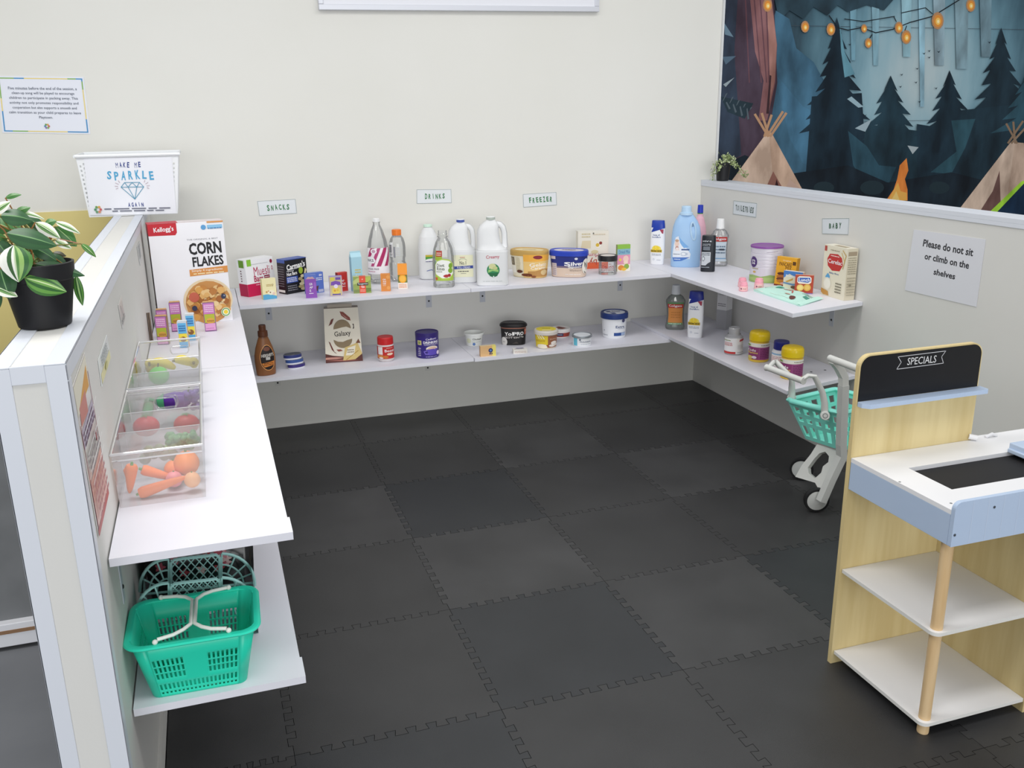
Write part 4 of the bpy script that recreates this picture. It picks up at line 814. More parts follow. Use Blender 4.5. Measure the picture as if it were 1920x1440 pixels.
pinkjar('single small pink jar directly in front of the formula tin', 1422.5, 543.5, 17, 521.5)
def formula():
    R = Round('formula_tin', 'large pale lilac formula tin with a purple lid', 'tin', ZU, 1434, 532.5, 61, 457.5, None); r, H = R.r, R.H
    P = [(.97, 0), (.97, .02)]
    for k in range(5): z = .42 + k * .09; P += [(.97, z - .012), (.945, z), (.97, z + .012)]
    P += [(.97, .93), (.94, .945)]; P = [(a * r, b * H) for a, b in P]
    R.part('tin_body', lambda q: (q.lathe(P, M('dcd8e2', .3, .15), 48, close=(True, False)),
        wrap(q, [('p', [(0, 0), (1, 0), (1, .22), (.8, .19), (.6, .24), (.4, .18), (.2, .22), (0, .18)], '97b368'), ('e', .5, .1, .5, .06, 'a9c078'), ('e', .20, .60, .10, .16, '4a2f6e'), ('t', 'S2', .20, .60, .13, WH, .10), ('l', .16, .38, .34, .44, 1, 'a39a78'), ('e', .24, .31, .04, .03, 'c9a65a'), ('s', [(.5, .9), (.75, .93)], .005, '7a6a8c')], [(.975 * r, 0), (.975 * r, H)], .02 * H, .92 * H, 2.9, 0, seg=48)))
    R.part('lid', lambda q: q.lathe([(r, .925 * H), (r, .965 * H), (.98 * r, .975 * H), (.95 * r, .975 * H), (.92 * r, .96 * H)], M('8a4f9e', .4), 48))
formula()
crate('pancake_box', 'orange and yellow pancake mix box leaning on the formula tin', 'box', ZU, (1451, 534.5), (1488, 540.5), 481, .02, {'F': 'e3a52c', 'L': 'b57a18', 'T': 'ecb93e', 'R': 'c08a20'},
      {'F': [('t', 'PANCAKE', .45, .76, .13, '5a3216', .62), ('t', 'MIX', .62, .64, .11, '5a3216', .30), ('r', .8, .76, .96, .88, '5a3a1a'), ('t', 'Original', .5, .88, .05, 'f3e6c4', .4), ('e', .36, .42, .26, .06, '5c2f1c'), ('e', .36, .32, .28, .07, 'b06a2c'), ('e', .36, .24, .28, .06, '6e3a20'), ('e', .4, .17, .3, .06, 'b8762f'), ('r', 0, 0, 1, .05, '7a2a2a'), ('e', .5, .1, .2, .04, 'd9a6a0')]}, 'small grocery boxes on the right shelf', lean=.012)
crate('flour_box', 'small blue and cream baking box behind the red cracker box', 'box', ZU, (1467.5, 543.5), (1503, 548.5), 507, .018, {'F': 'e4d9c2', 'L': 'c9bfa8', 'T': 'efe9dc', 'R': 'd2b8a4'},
      {'F': [('p', [(0, 1), (1, 1), (1, .78), (.6, .72), (.3, .86), (0, .62)], '4b7fc4'), ('t', 'Baking', .42, .74, .14, WH, .6), ('p', [(0, .42), (.5, .38), (1, .46), (1, .34), (.5, .28), (0, .34)], '6f8fb4'), ('p', [(.1, .45), (.5, .66), (.5, .56), (.2, .42)], 'd0a04c'), ('e', .6, .2, .2, .08, '6a4a34'), ('r', .82, .6, 1, .9, 'c09a8c')]}, 'small grocery boxes on the right shelf')
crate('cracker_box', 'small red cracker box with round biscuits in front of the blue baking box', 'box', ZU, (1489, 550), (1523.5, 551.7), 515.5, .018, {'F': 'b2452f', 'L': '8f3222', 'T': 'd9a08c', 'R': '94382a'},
      {'F': [('r', 0, 0, 1, .05, '8a78b0'), ('p', [(.12, .62), (.12, .86), (.22, .94), (.78, .94), (.88, .86), (.88, .62), (.78, .54), (.22, .54)], 'f0e6d8'), ('p', [(.16, .64), (.16, .86), (.8, .88), (.84, .68), (.7, .6)], '3a5fb0'), ('t', 'Lunch', .5, .75, .18, WH, .58), ('c', .30, .32, .19, 'e8c670'), ('c', .68, .34, .20, 'dcae4c'), ('c', .3, .32, .13, 'f0d68c'), ('c', .68, .34, .13, 'e7c068')]}, 'small grocery boxes on the right shelf')
def nappies():
    PT = [onZ(*p, ZU) for p in ((1413, 546), (1458, 539), (1538.5, 561.5), (1500, 575))]; t = thing('nappy', 'flat mint green printed nappy lying on the right upper shelf', 'nappy', (PT[0] + PT[2]) / 2 + Vector((0, 0, .0003))); O = t.location
    q = MB(); nx, ny = 14, 8; mnt = M('c6efe2', .7)
    def top(u, v):
        P = PT[0] * (1 - u) * (1 - v) + PT[3] * u * (1 - v) + PT[2] * u * v + PT[1] * (1 - u) * v - O
        ed = min(u, 1 - u, v, 1 - v); h = .004 + .012 * min(1, ed * 5) + .003 * math.sin(u * 13) * math.sin(v * 9) + .004 * (1 - u) ** 3
        return P, h
    V = []
    for k in range(ny + 1):
        for i in range(nx + 1): P, h = top(i / nx, k / ny); V.append((P.x, P.y, h))
    n0 = len(V)
    for k in range(ny + 1):
        for i in range(nx + 1): P, h = top(i / nx, k / ny); V.append((P.x, P.y, 0))
    F = [(k * (nx + 1) + i, k * (nx + 1) + i + 1, (k + 1) * (nx + 1) + i + 1, (k + 1) * (nx + 1) + i) for k in range(ny) for i in range(nx)]
    F += [tuple(n0 + x for x in reversed(f)) for f in F[:nx * ny]]
    bd = [i for i in range(nx + 1)] + [k * (nx + 1) + nx for k in range(1, ny + 1)] + [ny * (nx + 1) + i for i in range(nx - 1, -1, -1)] + [k * (nx + 1) for k in range(ny - 1, 0, -1)]
    F += [(a, n0 + a, n0 + b_, b_) for a, b_ in zip(bd, bd[1:] + bd[:1])]
    q.add(V, F, mnt, True)
    def f(x, y, e): P, h = top(x, y); return (P.x, P.y, h + e + .0006)
    q.art([('p', [(.3, .1), (.74, .1), (.74, .9), (.3, .9)], 'eef2ea'), ('p', [(.0, .0), (.2, .0), (.12, .3), (.0, .4)], 'dff3ea'), ('p', [(.8, .7), (1, .6), (1, 1), (.8, 1)], 'e3f4ec'), ('e', .26, .62, .08, .12, '49b79c'), ('t', 'B', .26, .62, .16, '2f9a80'), ('s', [(.4, .55), (.52, .7), (.58, .55)], .03, 'c25a4a'), ('e', .75, .2, .05, .1, '6a3a34'), ('r', .85, .45, .95, .6, '4a9a86'), ('e', .6, .3, .05, .07, 'd9a08c'), ('l', .74, .65, .95, .8, 2, '4f9f8a'), ('e', .12, .3, .03, .05, '3a8f7a')], 1, 1, f, steps=.07, e0=.0004)
    q.obj('nappy_body', t)
    q = MB(); P1 = PT[3] - O; P2 = PT[2] - O; q.add([(P1.x + .004, P1.y + .002, .004), (P2.x + .012, P2.y - .004, .004), (P2.x - .01, P2.y + .004, .012), (P1.x - .008, P1.y + .012, .012)], [(0, 1, 2, 3)], mnt); q.obj('fastening_tab', t)
nappies()
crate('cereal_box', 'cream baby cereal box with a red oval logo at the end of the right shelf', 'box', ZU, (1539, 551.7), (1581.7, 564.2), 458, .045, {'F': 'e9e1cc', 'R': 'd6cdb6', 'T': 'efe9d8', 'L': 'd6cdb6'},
      {'F': [('p', [(.2, .60), (.16, .74), (.26, .84), (.6, .86), (.78, .80), (.84, .66), (.72, .54), (.4, .52)], 'c4322f'), ('t', 'Cerelac', .5, .70, .085, WH, .60), ('l', .3, .79, .68, .83, 1, 'f4d8d0'), ('r', .02, .88, .12, .98, 'b5483f'), ('t', 'Baby Rice', .5, .47, .04, '4a6a9c', .4), ('p', [(.14, .38), (.24, .46), (.34, .40), (.3, .32), (.2, .32)], '5fa6d8'), ('c', .24, .25, .17, 'efe8d8'), ('c', .24, .25, .13, 'f7f2e6'), ('p', [(.0, .14), (.3, .1), (.34, .02), (.1, .02), (0, .06)], 'c9954c'), ('s', [(.8, .95), (.95, .86), (.85, .6)], .025, 'c9a65a'), ('s', [(.76, .9), (.9, .75)], .02, 'd8b86c'), ('l', .6, .1, .86, .32, 4, '7d7766'), ('l', .3, .9, .7, .94, 1, 'a39a84')],
       'R': [('r', .08, .86, .92, .94, 'a3937c'), ('l', .1, .5, .9, .84, 8, 'a39a84'), ('l', .1, .08, .9, .46, 7, 'ada48e'), ('c', .4, .3, .1, '8d8672')], 'T': [('r', .3, .2, .8, .7, 'a89a80')]}, 'cereal boxes')
# ---------------------------------------------------------------- lower back shelf
def syrup():
    R = bottle('syrup_bottle', 'brown chocolate syrup bottle at the left end of the lower back shelf', 500, 705, 39, 609, [(.80, 0), (.90, .01), (.93, .05), (1, .28), (.98, .40), (.82, .55), (.56, .70), (.42, .775), (.40, .78)], '875733', None, ZL, None, sx=1, sy=.62, turn=.2,
       lab=(.10, .62, 1.9, .15, None, [('e', .52, .5, .44, .5, 'd99a5c'), ('e', .52, .5, .40, .47, '241a18'), ('t', "HERSHEY'S", .52, .60, .12, 'd9d4cc', .68, .05, .03), ('r', .40, .42, .62, .53, 'c9c6c0'), ('p', [(.18, .3), (.86, .36), (.8, .2), (.3, .14)], 'e08a3c'), ('l', .28, .2, .76, .32, 2, '4a2414'), ('e', .5, .84, .2, .08, '7a4a38')]))
    r, H = R.r, R.H
    R.part('cap', lambda q: q.lathe([(.46 * r, .775 * H), (.47 * r, .79 * H), (.46 * r, .88 * H), (.34 * r, .89 * H), (.34 * r, .985 * H), (.30 * r, H)], M('5e3620', .4), 28))
syrup()
ordl = ['top', 'middle', 'bottom']
for k in range(3):
    P = onZ(560 - (2 - k) * -3.5 - 7, 690 - 0, ZL); zc = ZL + .0003 + (2 - k) * .0205
    C = onZ(557, 692, ZL) + Vector((-.006 * (2 - k), .022, 0)); C.z = zc
    t = thing('fish_tin', 'flat oval tin, %s of the stack of three beside the brown syrup bottle' % ordl[k], 'tin', C, .15 + .1 * k, 'stacked flat tins')
    q = MB(); q.lathe([(.0365, 0), (.037, .001), (.037, .0065, M(('2f3a78', '3a5798', '3a2f78')[k], .4)), (.037, .0175, M(('2c3870', '34508c', '352c70')[k], .4)), (.0365, .0192)], M('dfe0e8', .4), 36, 1, .66, 2.2)
    q.obj('tin_body', t)
    q = MB(); q.lathe([(.0355, .0193), (.0352, .0197)], M(('50545f', '666b76', '6e717a')[k], .5), 36, 1, .66, 2.2); q.tube([(-.006, -.012, .0204), (.0, -.017, .0204), (.006, -.012, .0204)], .0006, STEEL, 6); q.obj('tin_lid', t)
BR = '6e2f24'
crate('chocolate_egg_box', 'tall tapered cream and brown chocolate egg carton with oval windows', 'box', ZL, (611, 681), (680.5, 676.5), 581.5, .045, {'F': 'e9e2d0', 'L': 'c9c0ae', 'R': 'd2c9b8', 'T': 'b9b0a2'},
      {'F': [('p', [(.5 + .25 * math.cos(a), .615 + .175 * math.sin(a)) for a in [pi * k / 14 for k in range(15)]] + [(.36, .625), (.5, .645), (.62, .655)], '8f7c5e'), ('p', [(.5 + .26 * math.cos(a), .425 - .165 * math.sin(a)) for a in [pi * k / 14 for k in range(15)]] + [(.36, .385), (.5, .375), (.62, .405)], '8f7c5e'), ('t', 'Galaxy', .50, .52, .12, '2d2320', .46, .05, .01),
             ('p', [(.46, .94), (.56, .93), (.74, .82), (.76, .76), (.66, .78), (.5, .86)], '8a3f30'), ('p', [(.5, .9), (.7, .79), (.62, .82)], 'd9a698'), ('p', [(.12, .68), (.20, .80), (.28, .82), (.22, .72)], '6e2f24'), ('p', [(.80, .70), (.84, .70), (.84, .62), (.80, .60), (.82, .66)], '3a2a26'), ('p', [(.10, .40), (.14, .38), (.26, .18), (.32, .16), (.18, .24)], '6e2f24'), ('p', [(.30, .24), (.42, .24), (.48, .21), (.36, .20)], '8f4a38'),
             ('p', [(0, 0), (1, 0), (1, .14), (.8, .06), (.5, .10), (.2, .13), (0, .17)], '5a2a24'), ('p', [(0, .10), (.3, .10), (.5, .08), (.3, .06), (0, .06)], 'c98f80'), ('p', [(0, .04), (.5, .05), (.9, .02), (.4, .02)], 'a8665a'), ('p', [(.47, .03), (.54, .27), (.9, .35), (1, .14), (.8, .04)], 'd9c07c'), ('p', [(.55, .12), (.62, .26), (.84, .30), (.78, .12)], 'efe8d4'), ('s', [(.56, .04), (.9, .2)], .02, 'b58f3c'), ('p', [(.85, .34), (.93, .42), (.98, .34)], '7a4a30'), ('l', .6, .16, .78, .24, 2, '8d7a5c')]}, None, taper=.007, lean=.02,
      extra=lambda q, W, D, H: q.box((W * .14, .024 + D * .3, H + .0002), (W * .8, .026 + D * .3 + .003, H + .014), M('b7ada0', .6)))
def redjar():
    R = Round('spread_jar', 'clear malt drink jar with a red lid and red label', 'jar', ZL, 724.5, 679.5, 31, 630.5); r, H = R.r, R.H
    R.part('jar_body', lambda q: q.lathe([(.84 * r, 0), (.96 * r, .05 * H), (r, .12 * H), (r, .66 * H), (.92 * r, .73 * H)], M('d6cfcf', .25), 32, close=(True, False)))
    R.part('label', lambda q: wrap(q, [('r', 0, 0, 1, 1, 'c02a26'), ('r', .16, .35, .40, .98, 'ece6e6'), ('t', 'Boost', .72, .66, .22, WH, .46), ('e', .72, .38, .14, .1, 'ecd2b8'), ('e', .28, .18, .22, .14, 'd98f4c'), ('e', .5, .16, .14, .12, 'c9702c'), ('e', .32, .08, .1, .07, 'efe6dc'), ('l', .56, .84, .86, .92, 1, 'efc9c4')], [(1.004 * r, 0), (1.004 * r, H)], .14 * H, .64 * H, 2.9, -.1, seg=32))
    R.part('lid', lambda q: q.lathe([(.96 * r, .70 * H), (.97 * r, .74 * H), (.96 * r, .96 * H), (.90 * r, H)], M('c9262a', .4), 32))
redjar()
tub('chocolate_tin', 'deep purple drinking chocolate tin on the lower back shelf', 'tin', 802, 672.5, 43.5, 621, [(.97, 0), (.97, .02), (1, .025), (1, .86)], ([(1.01, .855), (1.01, .985), (.97, 1.0), (.95, .975)], '34286e'), ZL, body='35287a', span=2.8, az=(.03, .85),
    art=[('t', 'Cadbury', .64, .90, .12, 'e6dff0', .36, .06), ('t', 'DRINKING', .64, .75, .12, 'f2eef6', .52, 0, .03), ('t', 'CHOCOLATE', .64, .64, .08, 'd9d2e6', .48), ('r', .17, .62, .32, .84, 'd9cf8c'), ('r', .2, .66, .29, .8, '8a9a5a'), ('e', .66, .44, .20, .13, 'efe0d0'), ('e', .66, .45, .14, .08, 'd9b9a4'), ('p', [(.48, .42), (.84, .42), (.8, .12), (.54, .12)], '5a48b0'), ('s', [(.48, .34), (.4, .3), (.44, .18), (.54, .18)], .03, '7a68c8'), ('e', .88, .2, .07, .1, 'e6d4ea'), ('l', .2, .06, .3, .5, 5, 'd2cbe0'), ('l', .45, .02, .8, .07, 1, 'b9aed6')])
tub('yoghurt_tub', 'small open white yoghurt tub on the lower back shelf', 'tub', 889, 651, 38, 622, [(.74, 0), (.76, .03), (.90, .82), (1.0, .84), (1.0, .93), (.97, .98), (.93, .95), (.66, .1), (0, .08)], None, ZL, body='eceee9', span=2.2, az=(.06, .80), art=[('t', 'Chobani', .68, .68, .2, '4a5048', .5), ('e', .2, .5, .14, .26, 'e2e4c4'), ('c', .5, .16, .08, '5f86c4'), ('l', .4, .34, .9, .44, 1, 'b9c0b4')])
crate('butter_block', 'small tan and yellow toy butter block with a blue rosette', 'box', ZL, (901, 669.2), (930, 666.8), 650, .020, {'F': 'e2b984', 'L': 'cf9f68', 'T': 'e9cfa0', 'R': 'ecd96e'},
      {'F': [('r', .76, 0, 1, 1, 'ecdc74')] + [('s', [(0, k * .17 + .1), (.76, k * .17 + .1)], .008, 'cfa26a') for k in range(6)] + [('c', .66, .56, .14, '26356c'), ('c', .66, .56, .07, '5f86c4'), ('p', [(.56, .12), (.62, .4), (.7, .14), (.64, .2)], '1f2a50'), ('p', [(.7, .14), (.72, .4), (.8, .16), (.74, .2)], '1f2a50')], 'T': [('r', .76, 0, 1, 1, 'f2e488')]}, None)
crate('dairy_box', 'small flat white dairy box in front of the black yoghurt tub', 'box', ZL, (962.6, 663.8), (989, 662.6), 656.3, .034, {'F': 'ebe7e0', 'L': 'd9d4cc', 'T': 'f0ede8', 'R': 'd9d4cc'}, {'F': [('l', .1, .2, .9, .7, 2, 'd3b9b0')], 'T': [('e', .5, .74, .3, .2, '4f4a7c'), ('e', .5, .78, .16, .1, 'a3a2c0'), ('l', .1, .2, .8, .44, 2, '9a958c')]}, None)
tub('yoghurt_tub', 'oval black yoghurt tub with black lid on the lower back shelf', 'tub', 963, 648, 52, 603.5, [(.83, 0), (.86, .03), (.93, .84)], ([(1.0, .84), (1.0, .90), (.92, .96), (.80, 1.0), (.7, .985)], '1f1c1d'), ZL, sx=1, sy=.62, n=2.6, body='211f20', span=3.0, az=(.02, .84), turn=-.05,
    art=[('r', .1, .90, .95, .95, 'a06a58'), ('t', 'YoPRO', .54, .62, .20, 'f4f2f0', .50, .03, .03), ('t', 'PROTEIN', .46, .40, .09, 'c9c4c0', .34, .03, .02), ('l', .28, .46, .5, .50, 1, 'a09a96'), ('t', '15g', .72, .44, .10, 'd9d4d0', .14), ('p', [(.82, .86), (.95, .9), (.98, .6), (.84, .54)], 'c9705a'), ('p', [(.86, .8), (.94, .82), (.94, .7)], 'e3a68c'), ('c', .24, .16, .13, 'd9d6d2'), ('l', .2, .12, .3, .2, 2, '6a6664'), ('p', [(.48, .06), (.56, .18), (.62, .06)], '4a4440')],
    lidart=[('l', .3, .35, .75, .7, 3, '7a7472')])
tub('yoghurt_tub', 'yellow and brown dessert tub with a clear rim lid on the lower back shelf', 'tub', 1024, 655.5, 46, 614, [(.80, 0), (.83, .03), (.93, .76)], ([(1.0, .72), (1.0, .86), (.95, .93), (.90, .93)], 'd9d2c9'), ZL, body='d8cdbd', span=2.8, az=(.06, .74),
    art=[('r', .02, 0, .56, 1, 'e6cc34'), ('r', .56, .0, 1, .9, '9a6244'), ('r', .3, .92, 1, 1, '8a4a30'), ('s', [(.18, .95), (.26, .7)], .03, 'f2ead0'), ('s', [(.27, .95), (.35, .7)], .03, 'f2ead0'), ('s', [(.36, .95), (.44, .7)], .03, 'f2ead0'), ('l', .12, .46, .46, .6, 2, 'b5942a'), ('e', .36, .1, .2, .18, 'f1e8d4'), ('p', [(.5, .2), (.62, .26), (.66, .1), (.56, 0)], '9a5232'), ('e', .78, .36, .12, .14, 'ede4da'), ('e', .72, .16, .13, .1, 'e6dcd2'), ('e', .86, .2, .1, .1, 'dccfc4'), ('l', .62, .6, .94, .72, 2, 'd9b59c')],
    lidart=[('e', .5, .5, .46, .46, 'e9d635'), ('p', [(.3, .12), (.7, .08), (.78, .3), (.35, .34)], 'efe0a0'), ('l', .3, .5, .7, .66, 1, '8a7a1c')])
tub('dip_tub', 'flat white and red dip tub behind the yellow dessert tub', 'tub', 1051, 635, 37, 612.5, [(.84, 0), (.88, .06), (.96, .6)], ([(1.0, .56), (1.0, .78), (.95, .9), (.88, .88)], 'efeae6'), ZL, body='eee9e6', span=2.6, az=(.12, .56), art=[('r', 0, 0, 1, 1, 'b1493c'), ('r', .3, .2, .62, .9, '33365c'), ('l', .34, .4, .58, .7, 1, 'd9dbe6'), ('r', .8, 0, 1, 1, 'a8402f')],
    lidart=[('p', [(.1, .6), (.4, .85), (.85, .45), (.6, .2), (.2, .3)], 'a5543c'), ('p', [(.3, .6), (.5, .7), (.7, .45), (.5, .35)], '6e3226')])
tub('food_tin', 'small round white tin with a teal stripe and foil lid', 'tin', 1091, 651, 38.5, 624.5, [(.88, 0), (.90, .05), (.92, .74)], ([(1.0, .74), (1.0, .84), (.96, .92), (.90, .88)], STEEL), ZL, body='eef0f3', span=2.6, az=(.03, .74),
    art=[('r', .10, .04, .30, .96, '63bdd4'), ('t', 'Philadelphia', .68, .52, .2, '55607a', .52), ('l', .46, .2, .92, .3, 1, 'b4bccb'), ('c', .42, .8, .04, '6a7286')], lidart=[('e', .5, .5, .46, .46, 'e9edf1'), ('s', [(.18, .62), (.5, .56), (.86, .42)], .03, 'aab2ba')])
tub('yoghurt_tub', 'large round white tub with a navy lid at the right of the lower back shelf', 'tub', 1151, 636.5, 52, 582.5, [(.80, 0), (.82, .02), (.92, .84)], ([(1.0, .76), (1.0, .92), (.97, .97), (.90, .97), (.88, .95)], '243a78'), ZL, body='eef0f4', span=2.7, az=(.03, .80),
    art=[('t', 'Extra', .70, .56, .13, '33487c', .30), ('l', .62, .44, .9, .48, 1, '8a96b4'), ('r', .50, .10, .92, .26, '2c4f94'), ('r', .74, .11, .92, .25, 'a9bcdc'), ('c', .80, .86, .10, 'e3e6ee'), ('c', .80, .86, .06, '4a4a70'), ('l', .06, .1, .3, .16, 1, '8a8f9c'), ('c', .16, .36, .02, 'a3a8b4')],
    lidart=[('e', .5, .5, .44, .44, 'e9ecf2'), ('p', [(.12, .6), (.3, .66), (.36, .5), (.2, .44)], '243a78'), ('l', .38, .5, .72, .74, 2, '5a6a94'), ('p', [(.3, .3), (.5, .34), (.6, .12), (.44, .08)], '3a5290')])
# ---------------------------------------------------------------- lower right shelf
mouthwash('mouthwash bottle with an orange label on the lower right shelf', 1265, 619, 36.5, 534, ZRL, sheer('green_tint_plastic', 'c9d2c8', .82, .06, .3), 'dfe3e6', None,
          [('r', .12, .06, .90, .80, 'd98f4a'), ('r', .12, .80, .90, .98, '5f8a5c'), ('p', [(.10, .74), (.92, .74), (.92, .90), (.10, .90)], 'c0342e'), ('t', 'Colgate', .5, .82, .12, WH, .62), ('r', .12, .04, .88, .12, '5f9a68'), ('l', .3, .3, .75, .6, 3, 'c27c3a'), ('l', .2, .05, .8, .11, 1, 'dfe8dc')])
shcap(shampoo('white shampoo bottle with navy cap on the lower right shelf', 1302.5, 634, 29, 546, ZRL), '23308c')
def acrylic():
    A = onZ(1342, 616, ZRL); B = onZ(1360, 619, ZRL); d = B - A; rz = math.atan2(d.y, d.x); H = height_at(A, 549); W = d.length * 1.0; D = .052
    t = thing('leaflet_holder', 'grey and white upright leaflet box behind the white pill bottle', 'holder', A + Vector((0, 0, .0003)), rz)
    q = MB(); q.box((0, 0, .0), (W, D, H * .54), M('a5a5a9', .35)); q.obj('holder_body', t)
    q = MB(); q.box((.0005, .0005, H * .54), (W - .0005, D - .0005, H), M('d6d6d8', .5)); q.art([('l', .1, .2, .9, .42, 2, '77777c'), ('l', .1, .88, .9, .94, 1, '9a9aa0')], W, H * .46, lambda x, y, e: (x, .0005 - e, H * .54 + y)); q.obj('insert', t)
acrylic()
def pillbottle(label, uc, vb, wpx, vt, body, lidc, dome, art, group=None, clear=False):
    R = Round('vitamin_bottle', label, 'bottle', ZRL, uc, vb, wpx, vt, group); r, H = R.r, R.H
    P = [(.90 * r, 0), (.97 * r, .02 * H), (.97 * r, .58 * H), (.93 * r, .64 * H), (.70 * r, .70 * H), (.70 * r, .74 * H)]
    R.part('bottle_body', lambda q: (q.lathe(P, M(body, .35) if isinstance(body, str) else body, 36, close=(True, False))))
    R.part('label', lambda q: wrap(q, art, [(.975 * r, 0), (.975 * r, H)], .05 * H, .62 * H, 3.0))
    if dome: R.part('lid', lambda q: q.lathe([(.96 * r, .67 * H), (1.0 * r, .69 * H), (1.0 * r, .84 * H), (.97 * r, .91 * H), (.86 * r, .965 * H), (.6 * r, .99 * H), (.2 * r, H)], M(lidc, .25), 36), None)
    else: R.part('lid', lambda q: q.lathe([(.80 * r, .70 * H), (.84 * r, .72 * H), (.84 * r, .96 * H), (.80 * r, H)] if not clear else [(.60 * r, .72 * H), (.60 * r, .94 * H), (.55 * r, .97 * H), (.45 * r, .96 * H)], lidc if not isinstance(lidc, str) else M(lidc, .35), 32))
VIT = [('r', 0, .0, 1, .06, 'e3bb3a'), ('r', 0, .06, 1, .78, '8f3a72'), ('r', 0, .78, 1, 1, 'efeade'), ('r', .5, .08, .92, .76, '9c4880'), ('l', .54, .14, .9, .72, 6, '6f2a58'), ('t', 'Kids', .24, .60, .14, 'f3e3ea', .34), ('t', 'Vitamins', .26, .46, .12, 'f3d06a', .42), ('e', .2, .18, .12, .10, 'd2c26a'), ('e', .36, .2, .08, .08, 'e6d4e2'), ('l', .56, .86, .94, .92, 1, '6a5a40'), ('r', .04, .84, .2, .92, '7da23c')]
pillbottle('clear vitamin bottle with a white and red label on the lower right shelf', 1374.5, 666.5, 35, 612, sheer('pill_plastic', 'f2f3f5', .5, .15, .3), sheer('pill_plastic', 'f2f3f5', .5, .15, .3), False, [('r', .05, 0, .97, 1, 'ecebed'), ('r', .05, .0, .58, .14, 'c43a3a'), ('l', .1, .5, .46, .74, 3, 'c25a5a'), ('p', [(.7, .8), (.95, .84), (.95, .98), (.72, .92)], 'b53a46'), ('l', .64, .3, .92, .6, 5, 'cfcdd2'), ('l', .1, .82, .4, .92, 1, '8a9a5a'), ('l', .62, .08, .9, .14, 1, '5a5a60')], None, True)
pillbottle('purple labelled vitamin bottle with yellow dome lid, farther from the trolley', 1421.5, 680, 38, 618.5, 'e8c550', 'e9c71d', True, VIT, 'yellow lidded vitamin bottles')
pillbottle('white vitamin bottle with a navy lid between the two yellow lids', 1462, 693.5, 34, 639, 'e9e9ee', '24287a', False, [('r', 0, .0, 1, 1, 'efecec'), ('r', 0, .84, .8, .94, '8fb6d8'), ('l', .06, .3, .6, .76, 5, 'd59a9c'), ('r', 0, 0, 1, .1, 'd8c5cc')])
pillbottle('purple labelled vitamin bottle with yellow dome lid, right behind the trolley grip', 1482.5, 713, 41.5, 647.5, 'e8c550', 'e9c71d', True, VIT, 'yellow lidded vitamin bottles')

# ================================================================ left partition: cereal, cartons, produce bins, baskets
crate('cereal_box', 'tall white corn flakes box standing against the left partition', 'box', ZU, (300, 614), (436.7, 600), 421.7, .075, {'F': 'f0eff3', 'L': '3d2723', 'T': 'e3d3d2', 'R': 'e6e4e8', 'K': 'e6e4e8'},
      {'F': [('p', [(0, .89), (.35, .885), (.375, .91), (.375, 1), (0, 1)], 'c2202f'), ('t', "Kellogg's", .205, .942, .060, WH, .26, .04, .02), ('t', 'CORN', .725, .742, .118, '1a191d', .44, .015, .035), ('t', 'FLAKES', .745, .615, .098, '1a191d', .42, .015, .03), ('t', 'THE ORIGINAL & BEST', .70, .832, .014, '8a8a92', .42, 0, .004),
             ('p', [(.48, .475), (1, .49), (1, .555), (.48, .54)], 'd9924a'), ('t', 'Simply 4 ingredients', .72, .525, .026, 'f6ece0', .42, .01, .008), ('l', .53, .485, .96, .508, 1, 'f3e2b4'), ('c', .73, .945, .035, '5f9fd2'), ('r', .78, .93, .985, .965, '8fc4e6'), ('l', .79, .92, .98, .945, 1, '4f86b8'), ('p', [(.78, .985), (1, .985), (1, 1), (.78, 1)], 'd9954e')] +
            [('p', [(.39 + .30 + .33 * math.cos(a) * 1.02, .225 + .215 * math.sin(a)) for a in [pi * 2 * k / 40 for k in range(40)]], 'e6d2ae'), ('e', .69, .205, .31, .215, 'c98f4e')] +
            [('p', [(cx + dx * w, cy + dy * w * .72) for dx, dy in ((-1, .1), (-.5, .8), (.3, .9), (1, .3), (.7, -.5), (-.3, -.9))], c) for cx, cy, w, c in [(.69 + rr.uniform(-1, 1) * .25, .205 + rr.uniform(-1, 1) * .145, rr.uniform(.035, .062), rr.choice(['e0b06a', 'd9a052', 'e9c58a', 'b97a3c', 'c98840', 'a8662e', 'edd09c'])) for rr in [random.Random(5)] for _ in range(95)] if ((cx - .69) / .29) ** 2 + ((cy - .205) / .195) ** 2 < 1] +
            [('e', .50, .27, .07, .05, 'c4624a'), ('e', .90, .255, .035, .027, '30364f'), ('e', .91, .262, .012, .009, '8a92ac'), ('e', .49, .16, .035, .027, '30364f'), ('c', .91, .095, .065, 'e9efe0'), ('c', .91, .095, .058, '6aa353'), ('c', .91, .095, .044, 'eef0e0'), ('c', .91, .095, .030, 'efd33c'), ('r', .02, .03, .48, .045, 'd9d8de')],
       'L': [('r', 0, .90, 1, 1, 'b81c2c'), ('r', .08, .64, .92, .86, '2a1a18'), ('t', 'CORN', .5, .45, .16, '0f0d0e', .5, pi / 2, .03), ('p', [(.55, .66), (.8, .82), (.92, .7)], 'b8842f'), ('r', .0, 0, 1, .06, '5a3a2a'), ('l', .2, .1, .8, .3, 5, '7a5a4a')],
       'T': [('r', 0, 0, .4, 1, 'c2202f'), ('r', .4, .3, 1, .7, 'efe9ea')]}, 'cereal boxes')
